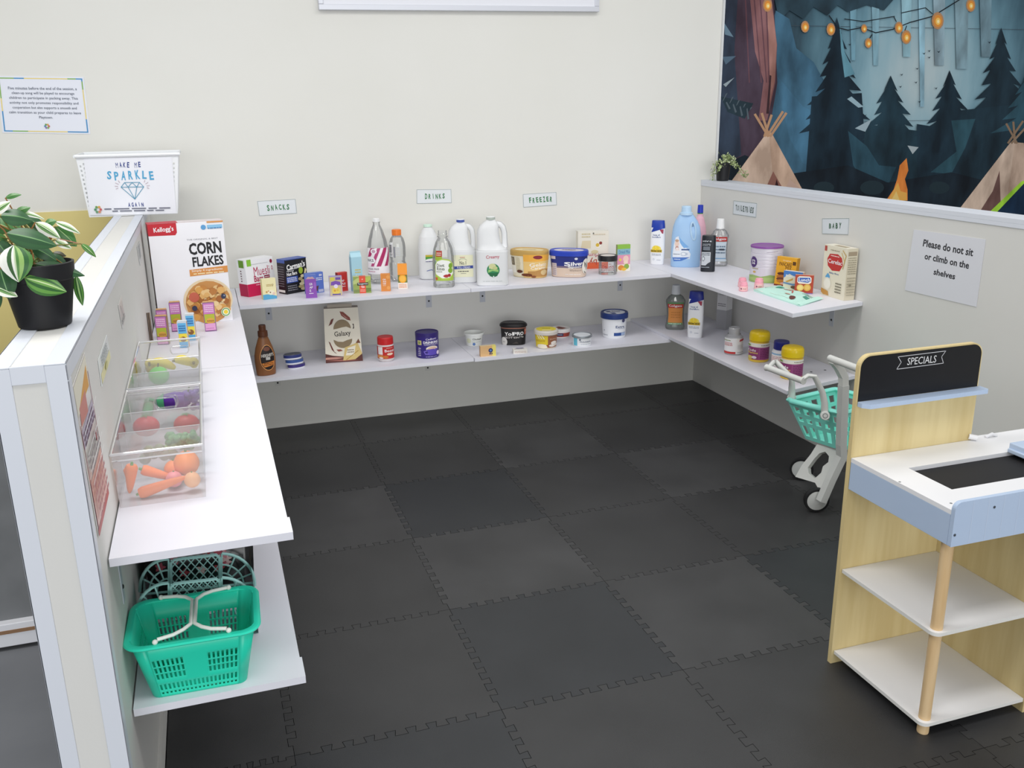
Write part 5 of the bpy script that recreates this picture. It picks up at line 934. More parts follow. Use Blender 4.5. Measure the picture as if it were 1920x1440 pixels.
def carton(label, pL, pR, vt, kind):
    pink = kind == 'pink'
    art = [('r', .06, .60, .94, .96, 'd487c4'), ('l', .12, .66, .88, .92, 4, 'efd6ea'), ('r', .06, .30, .94, .60, 'b3b93a'), ('e', .54, .36, .36, .11, 'd9a648'), ('l', .25, .33, .85, .40, 2, '7d4a2a'), ('r', .06, .04, .94, .28, 'e0a2cf'), ('l', .14, .08, .8, .14, 1, 'c077b0')] if pink else \
          [('r', .06, .55, .94, .95, '67b4e2'), ('l', .14, .62, .86, .88, 3, '2f62a8'), ('r', .06, .24, .94, .55, 'efd84a'), ('e', .5, .34, .34, .10, '8a5f34'), ('c', .36, .38, .12, 'd9b26a'), ('r', .06, .03, .94, .24, '58a6d6')]
    t0 = 'd9b07c' if pink else 'e3e8ec'
    crate('juice_carton', label, 'carton', ZU, pL, pR, vt, .019, {'F': '9a6a9c' if pink else 'cfd6dc', 'L': '8f6a6c' if pink else 'b98f6a', 'R': '9c7a5c' if pink else 'c9a27c', 'T': t0}, {'F': art, 'T': [('c', .5, .5, .16, 'b98c58' if pink else '4f82b8'), ('r', .05, .05, .95, .12, 'b38c5c' if pink else 'b4bcc4')]}, 'small drink cartons by the cereal box',
          extra=lambda q, W, D, H: q.box((W * .04, D * .3, H + .0003), (W * .96, D * .9, H + .0025), M(t0, .5)))
carton('pink drink carton standing alone at the right in front of the cereal box', (385, 622), (406.7, 620.3), 568, 'pink')
carton('pink drink carton in the middle, touching the cereal box front', (322.5, 622.5), (343, 621), 568, 'pink')
carton('pink drink carton at the front left beside the brown slatted card', (296, 647), (317, 646), 594, 'pink')
carton('pink drink carton half hidden behind the front left pink carton', (298, 634.5), (318, 633), 582, 'pink')
carton('blue and yellow drink carton nearest the produce bin', (337, 653), (354.5, 652), 604, 'blue')
carton('blue and yellow drink carton behind the nearest blue one', (352, 640), (368.5, 639), 590, 'blue')
crate('slatted_card', 'brown slatted piece of card between the cartons and the left partition', 'card', ZU, (277, 643), (288, 641), 588, .004, {'F': '8a7a6a', 'L': '5a4a3c', 'R': '5a4a3c', 'T': '7a6a5a'},
      {'F': [('r', x, 0, x + .12, 1, '3f3630') for x in (.08, .36, .64)]})

# ---------------------------------------------------------------- clear produce bins
BX0, BX1 = -2.5105, -2.3525; BZ = .7485
def clear_bin(label, y0, y1, front_slot, back_slot, divs):
    t = thing('produce_bin', label, 'bin', ((BX0 + BX1) / 2, (y0 + y1) / 2, ZU + .0003), 0, 'clear produce bins'); w = (BX1 - BX0) / 2; d = (y1 - y0) / 2; h = BZ - ZU; th = .0022; k = .965
    q = MB()
    def wall(a0, a1, b1, b0, slot):                     # bottom a0-a1, top b1-b0, optional hand slot
        a0, a1, b1, b0 = map(Vector, (a0, a1, b1, b0)); f = lambda u, v: a0 * (1 - u) * (1 - v) + a1 * u * (1 - v) + b1 * u * v + b0 * (1 - u) * v
        if not slot: q.add([f(0, 0), f(1, 0), f(1, 1), f(0, 1)], [(0, 1, 2, 3)], FROST); return
        u0, u1, v0, v1 = slot
        ring = [f(u0 + .04 + (u1 - u0 - .08) * 0 + .04 * math.cos(a) if math.cos(a) < 0 else u1 - .04 + .04 * math.cos(a), (v0 + v1) / 2 + (v1 - v0) / 2 * math.sin(a)) for a in [2 * pi * i / 24 for i in range(24)]]
        out = [f(.5 + .5 * max(-1, min(1, 1.42 * math.cos(a))), .5 + .5 * max(-1, min(1, 1.42 * math.sin(a)))) for a in [2 * pi * i / 24 for i in range(24)]]
        q.add(ring + out, [(i, (i + 1) % 24, 24 + (i + 1) % 24, 24 + i) for i in range(24)], FROST)
        q.tube(ring + [ring[0]], .0016, FROST, 6)
    W, D = w * k, d - .004
    wall((-W, -D, 0), (W, -D, 0), (w, -d, h), (-w, -d, h), front_slot); wall((W, D, 0), (-W, D, 0), (-w, d, h), (w, d, h), back_slot)
    wall((-W, D, 0), (-W, -D, 0), (-w, -d, h), (-w, d, h), None); wall((W, -D, 0), (W, D, 0), (w, d, h), (w, -d, h), None)
    q.add([(-W, -D, 0), (W, -D, 0), (W, D, 0), (-W, D, 0)], [(0, 1, 2, 3)], FROST)
    q.obj('bin_body', t)
    q = MB(); R_ = sheer('bin_rim_plastic', 'f4f5f7', .42, .06, .6, 'fbfbfd')
    q.tube([(-w, -d, h), (w, -d, h), (w, d, h), (-w, d, h), (-w, -d, h)], .0028, R_, 8); q.tube([(-w, -d - .001, h - .012), (w, -d - .001, h - .012)], .0016, R_, 6); q.obj('rim', t)
    for yy in divs:
        q = MB(); q.box((-W, yy - .0008, .002), (W, yy + .0008, h * .96), FROST); q.tube([(-W, yy, h * .96), (W, yy, h * .96)], .0011, R_, 6); q.obj('divider', t)
    return t
clear_bin('clear produce bin farther from the viewer, holding bananas and lime', -1.845, -1.372, (.36, .66, .52, .78), (.2, .5, .62, .82), (-.085, .045))
clear_bin('clear produce bin nearest the viewer, holding carrots and oranges', -2.285, -1.860, None, (.36, .66, .52, .78), (-.075, .055))
FR = 'toy fruit and vegetables in the clear bins'
def at(u, v, y, lift=0): P = onY(u, v, y); return Vector((P.x, y, max(P.z, ZU + .010) + lift))
def solid(name, label, cat, C, fn, rz=0, grp=FR):
    q = MB(); fn(q); return tag(q.obj(name, loc=C, rz=rz), label, cat, grp)
def curve_fruit(name, label, A, B, r, col, bend, tip=None, prof=None):
    A, B = Vector(A), Vector(B); C = (A + B) / 2; n = 12; pts = []; rs = []
    prof = prof or (lambda s: (math.sin(pi * (.06 + .88 * s)) ** .55))
    for i in range(n + 1):
        s = i / n; p = A.lerp(B, s) - C; p.z += bend * math.sin(pi * s); pts.append(p); rs.append(max(.0012, r * prof(s)))
    q = MB(); q.tube(pts, rs, M(col, .45), 14)
    t = thing(name, label, 'toy food', C, 0, FR); q.obj('flesh', t)
    if tip:
        s = MB(); d = (pts[0] - pts[1]).normalized(); s.tube([pts[0], pts[0] + d * tip[1]], [tip[2], tip[2] * .8], M(tip[0], .5), 8); s.obj('stem', t)
    return t
BAN = 'f0dc58'; bz = ZU + .014
for lab, a, b_, la, lb in (('toy banana in the middle of the far clear bin, longest in view', (284, 666), (328, 690), .055, .030), ('toy banana toward the right side of the far clear bin', (328, 666), (362, 684), .055, .034), ('toy banana against the left wall of the far clear bin', (262, 668), (250, 694), .05, .03), ('toy banana in the right rear corner of the far clear bin', (366, 668), (374, 688), .045, .026)):
    A = onZ(a[0], a[1], ZU + la); B = onZ(b_[0], b_[1], ZU + lb)
    A.y = min(A.y, -1.40); A.x = max(A.x, BX0 + .022); B.x = max(B.x, BX0 + .022); A.x = min(A.x, BX1 - .022); B.x = min(B.x, BX1 - .022)
    curve_fruit('banana', lab, A, B, .0135, BAN if 'rear' not in lab else 'd9c95c', .008, ('8a7a3a', .006, .004))
P = onZ(289, 690, ZU + .03); solid('lemon', 'toy lemon under the longest banana in the far clear bin', 'toy food', P, lambda q: (q.ball((0, 0, 0), .019, 'f2cf3a', 1.2, 1, 1), q.ball((.022, 0, 0), .005, 'e6c230')))
P = onZ(298, 704, ZU + .034); P.y = max(P.y, -1.80)
t = thing('apple', 'bright green toy apple at the front of the far clear bin', 'toy food', P, 0, FR); q = MB(); q.ball((0, 0, 0), .027, M('76dd58', .35), 1, 1, .9); q.obj('flesh', t); q = MB(); q.tube([(0, 0, .022), (.002, 0, .034)], .0018, '6a4a2a', 6); q.obj('stem', t)
# aubergine, grapes
Y0 = -1.805
t = thing('aubergine', 'purple toy aubergine with green cap behind the hand slot', 'toy food', at(318, 752, Y0), 0, FR)
q = MB(); q.tube([(-.02, 0, 0), (-.008, 0, 0), (.012, 0, 0), (.032, 0, -.002), (.046, 0, -.004)], [.013, .018, .0215, .020, .006], M('5c2a9c', .25), 16); q.obj('flesh', t)
q = MB(); q.tube([(-.044, .002, .008), (-.03, 0, .003)], [.004, .005], M('3f9f6c', .5), 8); q.tube([(-.032, 0, .002), (-.022, 0, 0), (-.012, 0, 0)], [.005, .0145, .0195], M('4fae7a', .5), 10); q.obj('cap', t)
t = thing('grapes', 'bunch of purple toy grapes at the right front of the far clear bin', 'toy food', at(358, 752, Y0), 0, FR); q = MB(); rr = random.Random(3)
for _ in range(26): q.ball((rr.uniform(-.016, .018), rr.uniform(-.012, .014), rr.uniform(-.018, .024)), .0075, M('7d63b0', .25), seg=10, rings=6)
q.obj('berries', t); q = MB(); q.tube([(-.004, 0, .024), (0, 0, .036)], .0018, '6f8a4a', 6); q.obj('stem', t)
solid('courgette', 'long green toy courgette lying along the left of the far clear bin', 'toy food', Vector((BX0 + .028, -1.70, ZU + .017)), lambda q: q.tube([(0, -.06, 0), (0, -.05, 0), (0, .05, 0), (0, .06, 0)], [.004, .0125, .0125, .005], M('5faf7c', .45), 12))
# near bin
for lab, u, v, y in (('red toy tomato at the left rear of the near clear bin', 266, 800, -1.93), ('red toy tomato at the right rear of the near clear bin', 352, 795, -1.925)):
    P = at(u, v, y); P.x = min(max(P.x, BX0 + .037), BX1 - .037); P.z = max(P.z, ZU + .027); t = thing('tomato', lab, 'toy food', P, 0, FR); q = MB(); q.ball((0, 0, 0), .027, M('d2404a', .35), 1.05, .9, .85); q.obj('flesh', t)
    q = MB()
    for k in range(5): a = k * 2 * pi / 5; q.add([(0, 0, .0245), (.006 * math.cos(a + .4), .006 * math.sin(a + .4), .0245), (.014 * math.cos(a), .014 * math.sin(a), .0235), (.006 * math.cos(a - .4), .006 * math.sin(a - .4), .0245)], [(0, 1, 2, 3)], '4f8a3c')
    q.obj('calyx', t)
t = thing('broccoli', 'green toy broccoli in the middle of the near clear bin', 'toy food', at(343, 824, -2.085), 0, FR); q = MB(); rr = random.Random(9)
for _ in range(46): q.ball((rr.uniform(-.028, .028), rr.uniform(-.02, .02), rr.uniform(-.012, .014)), rr.uniform(.006, .0095), M(rr.choice(['4f8f57', '5c9c62', '6aab6c']), .7), seg=8, rings=5)
q.obj('florets', t); q = MB(); q.tube([(-.034, -.012, -.014), (-.012, 0, -.006)], [.009, .011], M('a9d68c', .5), 10); q.obj('stalk', t)
solid('lettuce', 'dull green toy lettuce at the back of the near clear bin', 'toy food', at(300, 850, -2.10), lambda q: [q.ball((x, y, z), .012, M('8f9c7d', .7), seg=8, rings=6) for x, y, z in ((-.03, 0, -.008), (-.012, .004, 0), (.008, -.002, -.004), (.024, .004, -.008), (-.02, 0, .008), (.0, 0, .009))])
CAR = 'f0803c'; cp = lambda s: (1 - s) ** .55 * .85 + .13 if s > .05 else .75
for lab, a, b_, y, r in (('toy carrot standing upright at the left of the near clear bin', (247, 872), (236, 934), -2.235, .0125), ('toy carrot sloping down to the right in the near clear bin', (266, 880), (338, 906), -2.20, .0115), ('toy carrot lying lowest across the front of the near clear bin', (262, 930), (352, 893), -2.245, .0125), ('toy carrot squeezed against the left wall of the near clear bin', (222, 880), (224, 925), -2.20, .010)):
    A = at(*a, y); B = at(*b_, y)
    A.x = max(A.x, BX0 + .017); B.x = max(B.x, BX0 + .017)
    curve_fruit('carrot', lab, A, B, r, CAR, 0, ('5f9a4a', .006, .003) if 'left wall' not in lab else None, cp)
for lab, u, v, y, c, r in (('larger toy orange at the right of the near clear bin', 352, 868, -2.186, 'f28c3c', .025), ('smaller toy orange beside the larger one in the near clear bin', 326, 880, -2.178, 'f0853a', .019), ('pale toy peach at the far right front of the near clear bin', 372, 898, -2.245, 'f3b27c', .0155), ('pink toy radish under the lowest carrot in the near clear bin', 330, 925, -2.215, 'ee8a90', .016)):
    P = at(u, v, y); P.z = max(P.z, ZU + r + .003); P.x = min(P.x, BX1 - r - .010)
    t = thing(lab.split(' toy ')[1].split()[0], lab, 'toy food', P, 0, FR); q = MB(); q.ball((0, 0, 0), r, M(c, .45)); q.obj('flesh', t); q = MB(); q.tube([(0, 0, r * .96), (.001, 0, r * 1.1)], r * .1, M('6f8a3c', .5), 6); q.obj('stem', t)

# ---------------------------------------------------------------- teal shopping basket with perforated walls
TEAL = M('2adcb9', .35)
def slotted(q, a0, a1, b1, b0, us, vs_, hole, m):
    a0, a1, b1, b0 = map(Vector, (a0, a1, b1, b0)); f = lambda u, v: a0 * (1 - u) * (1 - v) + a1 * u * (1 - v) + b1 * u * v + b0 * (1 - u) * v
    V = [f(u, v) for v in vs_ for u in us]; n = len(us)
    q.add(V, [(j * n + i, j * n + i + 1, (j + 1) * n + i + 1, (j + 1) * n + i) for j in range(len(vs_) - 1) for i in range(n - 1) if not hole(i, j)], m)
t = thing('shopping_basket', 'bright teal slotted shopping basket with white handles on lower left shelf', 'basket', (-2.3965, -2.405, ZL + .0004), -.03)
q = MB(); bx, by, tx, ty, h = .081, .056, .106, .080, .121; c = .02
def rrect(x, y, r, z, n=5): return [(sx * (x - r) + r * math.cos(a0 + pi / 2 * i / n), sy * (y - r) + r * math.sin(a0 + pi / 2 * i / n), z) for sx, sy, a0 in ((1, 1, 0), (-1, 1, pi / 2), (-1, -1, pi), (1, -1, 3 * pi / 2)) for i in range(n + 1)]
# walls: four slotted panels joined by rounded corner strips
lo, hi = rrect(bx, by, .014, 0), rrect(tx, ty, .026, h)
N_ = len(lo)
for s in range(4):                                   # corners
    i0 = s * 6; q.add([lo[i0 + k] for k in range(6)] + [hi[i0 + k] for k in range(6)], [(k, k + 1, 7 + k, 6 + k) for k in range(5)], TEAL, True)
def panel(i, j, nslots, two):
    us = [0]; w = 1.0 / (2 * nslots + 1)
    us = [k * w for k in range(2 * nslots + 2)]
    vs_ = [0, .05, .09, .13, .24, .28, .34, .44, .46, .56, .58, .70, .74, 1.0]
    mid = lambda i: (nslots * 2 + 1) * .36 < i < (nslots * 2 + 1) * .64
    slotted(q, lo[i], lo[j], hi[j], hi[i], us, vs_, lambda a, b: a % 2 == 1 and (b in (1, 3) or (b in (6, 8, 10) and not (two and mid(a)))), TEAL)
panel(17, 18, 19, True); panel(5, 6, 19, True); panel(11, 12, 11, False); panel(23, 0, 11, False)
q.add(lo, [list(range(N_))], TEAL)
q.obj('basket_body', t, solid=.0024)
q = MB(); pr_ = rrect(tx + .004, ty + .004, .028, h - .003, 7); q.tube(pr_ + [pr_[0]], .0055, TEAL, 8, flat=(1.25, .75)); q.obj('rim', t)
HW = M('e8ebe4', .4)
for s in (-1, 1):                                    # two wire handles folded flat, meeting in the middle
    q = MB(); z = h + .0065; x0, x1 = .058 * s, .0036 * s
    q.tube([(x0, -ty + .004, z), (x0 * .55, -ty + .010, z + .001), (x0 * .28, -ty + .020, z + .002), (x1, -ty + .036, z + .002), (x1, 0, z + .002), (x1, ty - .036, z + .002), (x0 * .28, ty - .020, z + .002), (x0 * .55, ty - .010, z + .001), (x0, ty - .004, z)], .0034, HW, 8)
    for yy in (-ty, ty): q.ball((x0 * 1.06, yy, z - .002), .0048, HW)
    q.obj('handle', t)

# ---------------------------------------------------------------- sage lattice jelly basket
SAGE = M('a0cdc9', .4)
def lattice_panel(q, Y, top, base, left, right, cl, cr, r=.0022):
    """rows/columns in picture px on the plane y=Y: centre rectangle with diamond lattice, quarter fans each side"""
    P = lambda u, v: onY(u, v, Y) - O
    sl = -.105
    tl = lambda u: top + (u - (cl + cr) / 2) * sl; bl = lambda u: base + (u - (cl + cr) / 2) * sl
    q.tube([P(cl, bl(cl)), P(cl, tl(cl) + 6), P(cl + 7, tl(cl))] + [P(cl + (cr - cl) * k / 4, tl(cl + (cr - cl) * k / 4)) for k in (1, 2, 3)] + [P(cr - 7, tl(cr)), P(cr, tl(cr) + 6), P(cr, bl(cr))], r * 1.6, SAGE, 6)
    H = base - top; W = cr - cl; n = 6
    for k in range(-n, n + 1):
        for s in (-1, 1):
            pts = []
            for i in range(13):
                f = i / 12; x = (k / n + f * .55 * H / W * 1.6 * s if s > 0 else k / n + 1 - f * .55 * H / W * 1.6)
                if 0 <= x <= 1: u = cl + x * W; pts.append(P(u, tl(u) + f * H))
            if len(pts) > 1: q.tube(pts, r * .62, SAGE, 5)
    for side, x0, xe in ((-1, cl - 4, left), (1, cr + 4, right)):
        R0 = abs(xe - x0); y0 = tl(x0) - 2
        for f in (1.0, .66, .40):
            q.tube([P(x0 + side * R0 * f * math.sin(a), bl(x0) - (bl(x0) - y0) * f * math.cos(a) ** .9) for a in [pi / 2 * i / 9 for i in range(10)]], r * (1.5 if f == 1 else .9), SAGE, 5)
        for a in (.0, .42, .85, 1.2): q.tube([P(x0 + side * R0 * g * math.sin(a), bl(x0) - (bl(x0) - y0) * g * math.cos(a) ** .9) for g in ((.0 if a == 0 else .40), 1.0)], r * .85, SAGE, 5)
    q.tube([P(left, bl(left)), P(right, bl(right))], r * 1.2, SAGE, 5)
    return P
t = thing('lattice_basket', 'sage green lattice jelly basket behind the teal shopping basket', 'basket', (-2.39, -2.24, ZL + .0004), 0); O = t.location.copy()
q = MB(); lattice_panel(q, -2.19, 1045, 1104, 262, 478, 320, 412); q.obj('back_panel', t)
q = MB(); lattice_panel(q, -2.30, 1090, 1165, 252, 484, 320, 412); q.obj('front_panel', t)
q = MB(); SG2 = sheer('sage_plastic', 'c4dedb', .35, .3, .2, '9cc4c0')
zt = .455; xl, xr = -2.494 - O.x, -2.286 - O.x
for x in (xl, xr): q.add([(x, -2.30 - O.y, 0), (x, -2.19 - O.y, 0), (x, -2.19 - O.y, zt - O.z), (x, -2.245 - O.y, zt - O.z - .012), (x, -2.30 - O.y, zt - O.z - .02)], [(0, 1, 2, 3, 4)], SG2)
q.add([(xl, -2.30 - O.y, 0), (xr, -2.30 - O.y, 0), (xr, -2.19 - O.y, 0), (xl, -2.19 - O.y, 0)], [(0, 1, 2, 3)], SG2); q.obj('basket_sides', t)
# black tub with pink pattern farther back
t = thing('storage_tub', 'black plastic tub with pink floral lining behind the lattice basket', 'tub', (-2.388, -2.00, ZL + .0004), 0)
q = MB(); lo, hi = rrect(.105, .12, .02, 0), rrect(.116, .132, .024, .205); n = len(lo)
q.add(lo + hi, [(i, (i + 1) % n, n + (i + 1) % n, n + i) for i in range(n)] + [tuple(range(n - 1, -1, -1))], M('131214', .18), True); q.tube(hi + [hi[0]], .005, M('131214', .18), 6); q.obj('tub_body', t, solid=.002)
q = MB(); rr = random.Random(11)
for k in range(26):
    x, z = rr.uniform(-.09, .09), rr.uniform(.07, .19); c_ = rr.choice(['d98a94', 'c25a6a', 'e6b4b8', 'b8434c', 'e9c9c4'])
    q.poly([(x + .009 * math.cos(a) * (1 + .35 * math.cos(5 * a)), -.1215 - .011 * z / .2 - .0012 - k * .00002, z + .009 * math.sin(a) * (1 + .35 * math.cos(5 * a))) for a in [2 * pi * i / 20 for i in range(20)]], c_)
q.obj('floral_print', t)

# ---------------------------------------------------------------- white basket with the sparkle sign on top of the partition
t = thing('white_basket', 'white perforated basket with a make me sparkle again sign on the partition', 'basket', (-2.545, -.33, HP + .0004), 0); O = t.location.copy(); WB = M('eceef0', .45)
xb0, xb1, xt0, xt1, h, yf, yb = -2.690 - O.x, -2.397 - O.x, -2.705 - O.x, -2.371 - O.x, .211, -.11, .12
q = MB(); us = [k / 60 for k in range(61)]; vs_ = [0, .06] + [.06 + .86 * k / 24 for k in range(1, 25)] + [1]
hole = lambda i, j: 2 <= j <= 23 and i % 2 == 1 and j % 2 == (i // 2) % 2 and (i < 58)
slotted(q, (xb0, yf, 0), (xb1, yf, 0), (xt1, yf - .012, h), (xt0, yf - .012, h), us, vs_, hole, WB); slotted(q, (xb1, yb, 0), (xb0, yb, 0), (xt0, yb + .012, h), (xt1, yb + .012, h), us, vs_, hole, WB)
us2 = [k / 44 for k in range(45)]; ho2 = lambda i, j: hole(i, j) and i < 42
slotted(q, (xb1, yf, 0), (xb1, yb, 0), (xt1, yb + .012, h), (xt1, yf - .012, h), us2, vs_, ho2, WB); slotted(q, (xb0, yb, 0), (xb0, yf, 0), (xt0, yf - .012, h), (xt0, yb + .012, h), us2, vs_, ho2, WB)
q.add([(xb0, yf, 0), (xb1, yf, 0), (xb1, yb, 0), (xb0, yb, 0)], [(0, 1, 2, 3)], WB); q.obj('basket_body', t, solid=.0022)
q = MB(); z = h - .002; a, b_, c_, d_ = xt0 - .003, xt1 + .003, yf - .016, yb + .016; q.tube([(a, c_, z), (b_, c_, z), (b_, d_, z), (a, d_, z), (a, c_, z)], .006, WB, 8, flat=(1, 1)); q.obj('rim', t)
q = MB(); ys_ = -.44; pts = [onY(u, v, ys_ - .013) - O for u, v in ((157, 295.5), (322, 294.5), (331, 400.5), (168, 404))]
for p, dy in zip(pts, (-.0015, -.0015, .0085, .0085)): p.y += dy
f, W, H, n_ = wall_frame(None, [p + O for p in pts]); ff = lambda x, y, e: f(x, y, e) - O
q.add([ff(0, 0, 0), ff(W, 0, 0), ff(W, H, 0), ff(0, H, 0)], [(0, 1, 2, 3)], M('e9eaf0', .4))
NV, LB_, DB = '2c3f86', '4fa3cc', '4f93b0'
q.art(hand('MAKE ME', .49, .87, .09, .30, NV, .008) + hand('SPARKLE', .505, .69, .15, .56, LB_, .012, .03) + hand('AGAIN', .535, .175, .075, .19, NV, .006) +
      [('s', p_, .007, DB) for p_ in ([(.385, .485), (.43, .565), (.60, .565), (.645, .485), (.53, .27), (.385, .485)], [(.385, .485), (.645, .485)], [(.43, .565), (.465, .485), (.515, .565), (.565, .485), (.60, .565)], [(.465, .485), (.53, .27), (.565, .485)])] +
      [('s', p_, .005, 'a58a94') for p_ in ([(.35, .47), (.325, .455)], [(.35, .50), (.315, .505)], [(.36, .535), (.325, .56)], [(.375, .565), (.36, .60)], [(.68, .47), (.705, .455)], [(.68, .50), (.715, .51)], [(.67, .535), (.70, .565)], [(.655, .565), (.665, .60)])] +
      [('l', .17, .085, .96, .125, 1, '55586a'), ('l', .26, .045, .88, .085, 1, '55586a')] + [('c', .10 + .03 * math.cos(k * 1.05), .10 + .048 * math.sin(k * 1.05), .015, c__) for k, c__ in enumerate(('c75b5b', 'd9a04a', '6c9c56', '4f8f6a', '6a9a6f', 'd58a6a'))], W, H, ff, e0=.0004)
q.obj('sign', t)

# ---------------------------------------------------------------- plants
def leaf(q, A, B, w, style, droop=.3, seed=0, up=None):
    """pointed oval blade from A to B; columns across the blade carry the variegation"""
    A, B = Vector(A), Vector(B); d = B - A; L = d.length; d.normalize()
    up = Vector(up or (0, -.75, .6)); side = d.cross(up); side.normalize(); nrm = side.cross(d).normalized()
    nl, cols = 9, [-1, -.78, -.5, -.22, -.05, .05, .22, .5, .78, 1]; V = []
    for i in range(nl + 1):
        s = i / nl; ww = w * .5 * (math.sin(pi * s ** .82) ** .8) if 0 < s < 1 else .0006
        c = A + d * (L * s) + nrm * (droop * L * .35 * math.sin(pi * s))
        for k in cols: V.append(c + side * (ww * k) + nrm * (-abs(k) * ww * .28))
    n = len(cols)
    pal = {'dark': ['2c5430', '2f5a33', '2a5230', '2c5633', '6f9a62', '2c5633', '2a5230', '2f5a33', '2c5430'],
           'mid': ['4a7c3a', '41753a', '447a3c', '3c6e36', '97b878', '3c6e36', '447a3c', '41753a', '4a7c3a'],
           'stripe': ['3a6a2e', '5f9440', '2f5f2c', '7ba957', 'c5d7a2', '6f9f4e', '2f5f2c', '5f9440', '3a6a2e'],
           'half': ['4a7f38', '2f6030', '8fb464', '4c803a', 'b9c9a2', 'e9eae0', '3a5f35', 'e6e8de', 'ecece4'],
           'pale': ['f0f0e8', 'eceee2', 'c9d8b4', '6f9a58', 'dfe6cc', '4a7a3c', '6f9a58', 'e9ebdd', 'f0f0e8'],
           'brown': ['4a4636', '454233', '4d4a38', '454233', '6a6a4c', '454233', '4d4a38', '454233', '4a4636']}[style]
    for k in range(n - 1): q.add([V[i * n + k + e] for i in range(nl + 1) for e in (0, 1)], [(2 * i, 2 * i + 1, 2 * i + 3, 2 * i + 2) for i in range(nl)], M(pal[k], .38), True)
t = thing('potted_plant', 'large variegated leafy plant in a black pot on the left partition end', 'plant', (-2.577, -2.315, HP + .0004), 0); O = t.location.copy()
BKP = M('17171a', .5)
q = MB(); q.lathe([(.040, 0), (.0415, .002), (.0545, .078), (.0565, .080), (.0585, .106), (.0545, .107), (.053, .095), (.050, .094)], BKP, 40, close=(True, False)); q.obj('pot', t)
q = MB(); q.lathe([(.051, .090), (.02, .096), (.001, .097)], noisy('potting_soil', '231a14', '3a2c20', 60, .95), 24); q.obj('soil', t)
qs = MB(); qf = MB()
LV = [((12, 437), (107, 461), 40, 'dark', -.06, -.05), ((26, 459), (35, 529), 52, 'half', -.07, -.085), ((46, 521), (125, 547), 42, 'stripe', -.065, -.05), ((0, 503), (19, 561), 38, 'dark', -.06, -.07), ((-14, 535), (33, 556), 22, 'pale', -.07, -.07), ((60, 463), (106, 489), 24, 'dark', -.03, -.03), ((64, 495), (159, 517), 27, 'dark', -.03, 0), ((1, 404), (62, 414), 34, 'dark', -.03, -.02), ((28, 398), (57, 389), 15, 'mid', .0, .0),
      ((10, 371), (40, 365), 11, 'mid', 0, 0), ((-12, 398), (20, 378), 20, 'pale', -.02, -.02), ((30, 397), (83, 411), 10, 'pale', .0, .0), ((66, 417), (113, 447), 22, 'pale', .0, .0), ((104, 416), (150, 438), 13, 'pale', .02, .02), ((104, 425), (144, 462), 28, 'mid', .02, .02), ((84, 420), (106, 414), 16, 'mid', .02, .02), ((103, 450), (134, 466), 15, 'pale', .0, .0), ((152, 457), (180, 482), 11, 'stripe', .0, .0), ((125, 500), (137, 525), 15, 'stripe', .01, .01), ((142, 516), (155, 573), 15, 'stripe', .01, .02),
      ((99, 474), (124, 480), 12, 'brown', .03, .03), ((0, 465), (30, 505), 34, 'dark', .0, .0), ((35, 480), (70, 512), 30, 'dark', .02, .02), ((-20, 440), (14, 470), 32, 'mid', .0, .0), ((20, 430), (60, 450), 30, 'mid', .02, .03), ((-25, 480), (5, 530), 30, 'stripe', -.03, -.04), ((70, 505), (105, 520), 20, 'dark', .03, .03), ((-30, 400), (-2, 430), 30, 'dark', .0, .0), ((60, 455), (84, 470), 22, 'mid', .03, .03), ((-20, 540), (-2, 580), 26, 'dark', -.05, -.05), ((-14, 415), (26, 432), 34, 'mid', .02, .02), ((6, 470), (46, 470), 26, 'dark', .03, .03), ((50, 430), (96, 440), 26, 'mid', .03, .03), ((40, 470), (78, 498), 30, 'stripe', .0, -.01), ((-8, 450), (24, 492), 30, 'dark', -.02, -.02), ((86, 478), (128, 500), 22, 'dark', .02, .02), ((48, 408), (84, 428), 22, 'dark', .03, .03)]
for i, (a, b_, w, stl, ya, yb_) in enumerate(LV):
    A = onY(a[0], a[1], O.y + ya) - O; B = onY(b_[0], b_[1], O.y + yb_) - O; ww = 1.12 * w * depth(A + O) / FPX
    leaf(qf, A, B, ww, stl, .35 if i % 2 else .2, i)
    root = Vector((random.uniform(-.02, .02), random.uniform(-.02, .02), .094)); m_ = (root + A) / 2 + Vector((0, 0, .02)); 
    qs.tube([root, m_, A, A.lerp(B, .12)], [.0015, .0013, .0011, .0009], M('7a7a3c' if i % 3 else '9a6a34', .5), 6)
S1 = onY(72, 490, O.y) - O; S2 = onY(97, 440, O.y + .0) - O; qs.tube([S1, S1.lerp(S2, .5) + Vector((.002, 0, 0)), S2], .0025, M('a8672c', .5), 7)
S1 = onY(112, 448, O.y) - O; S2 = onY(154, 458, O.y) - O; qs.tube([S1, S2], .001, M('a8745c', .5), 5)
qf.obj('foliage', t); qs.obj('stems', t)
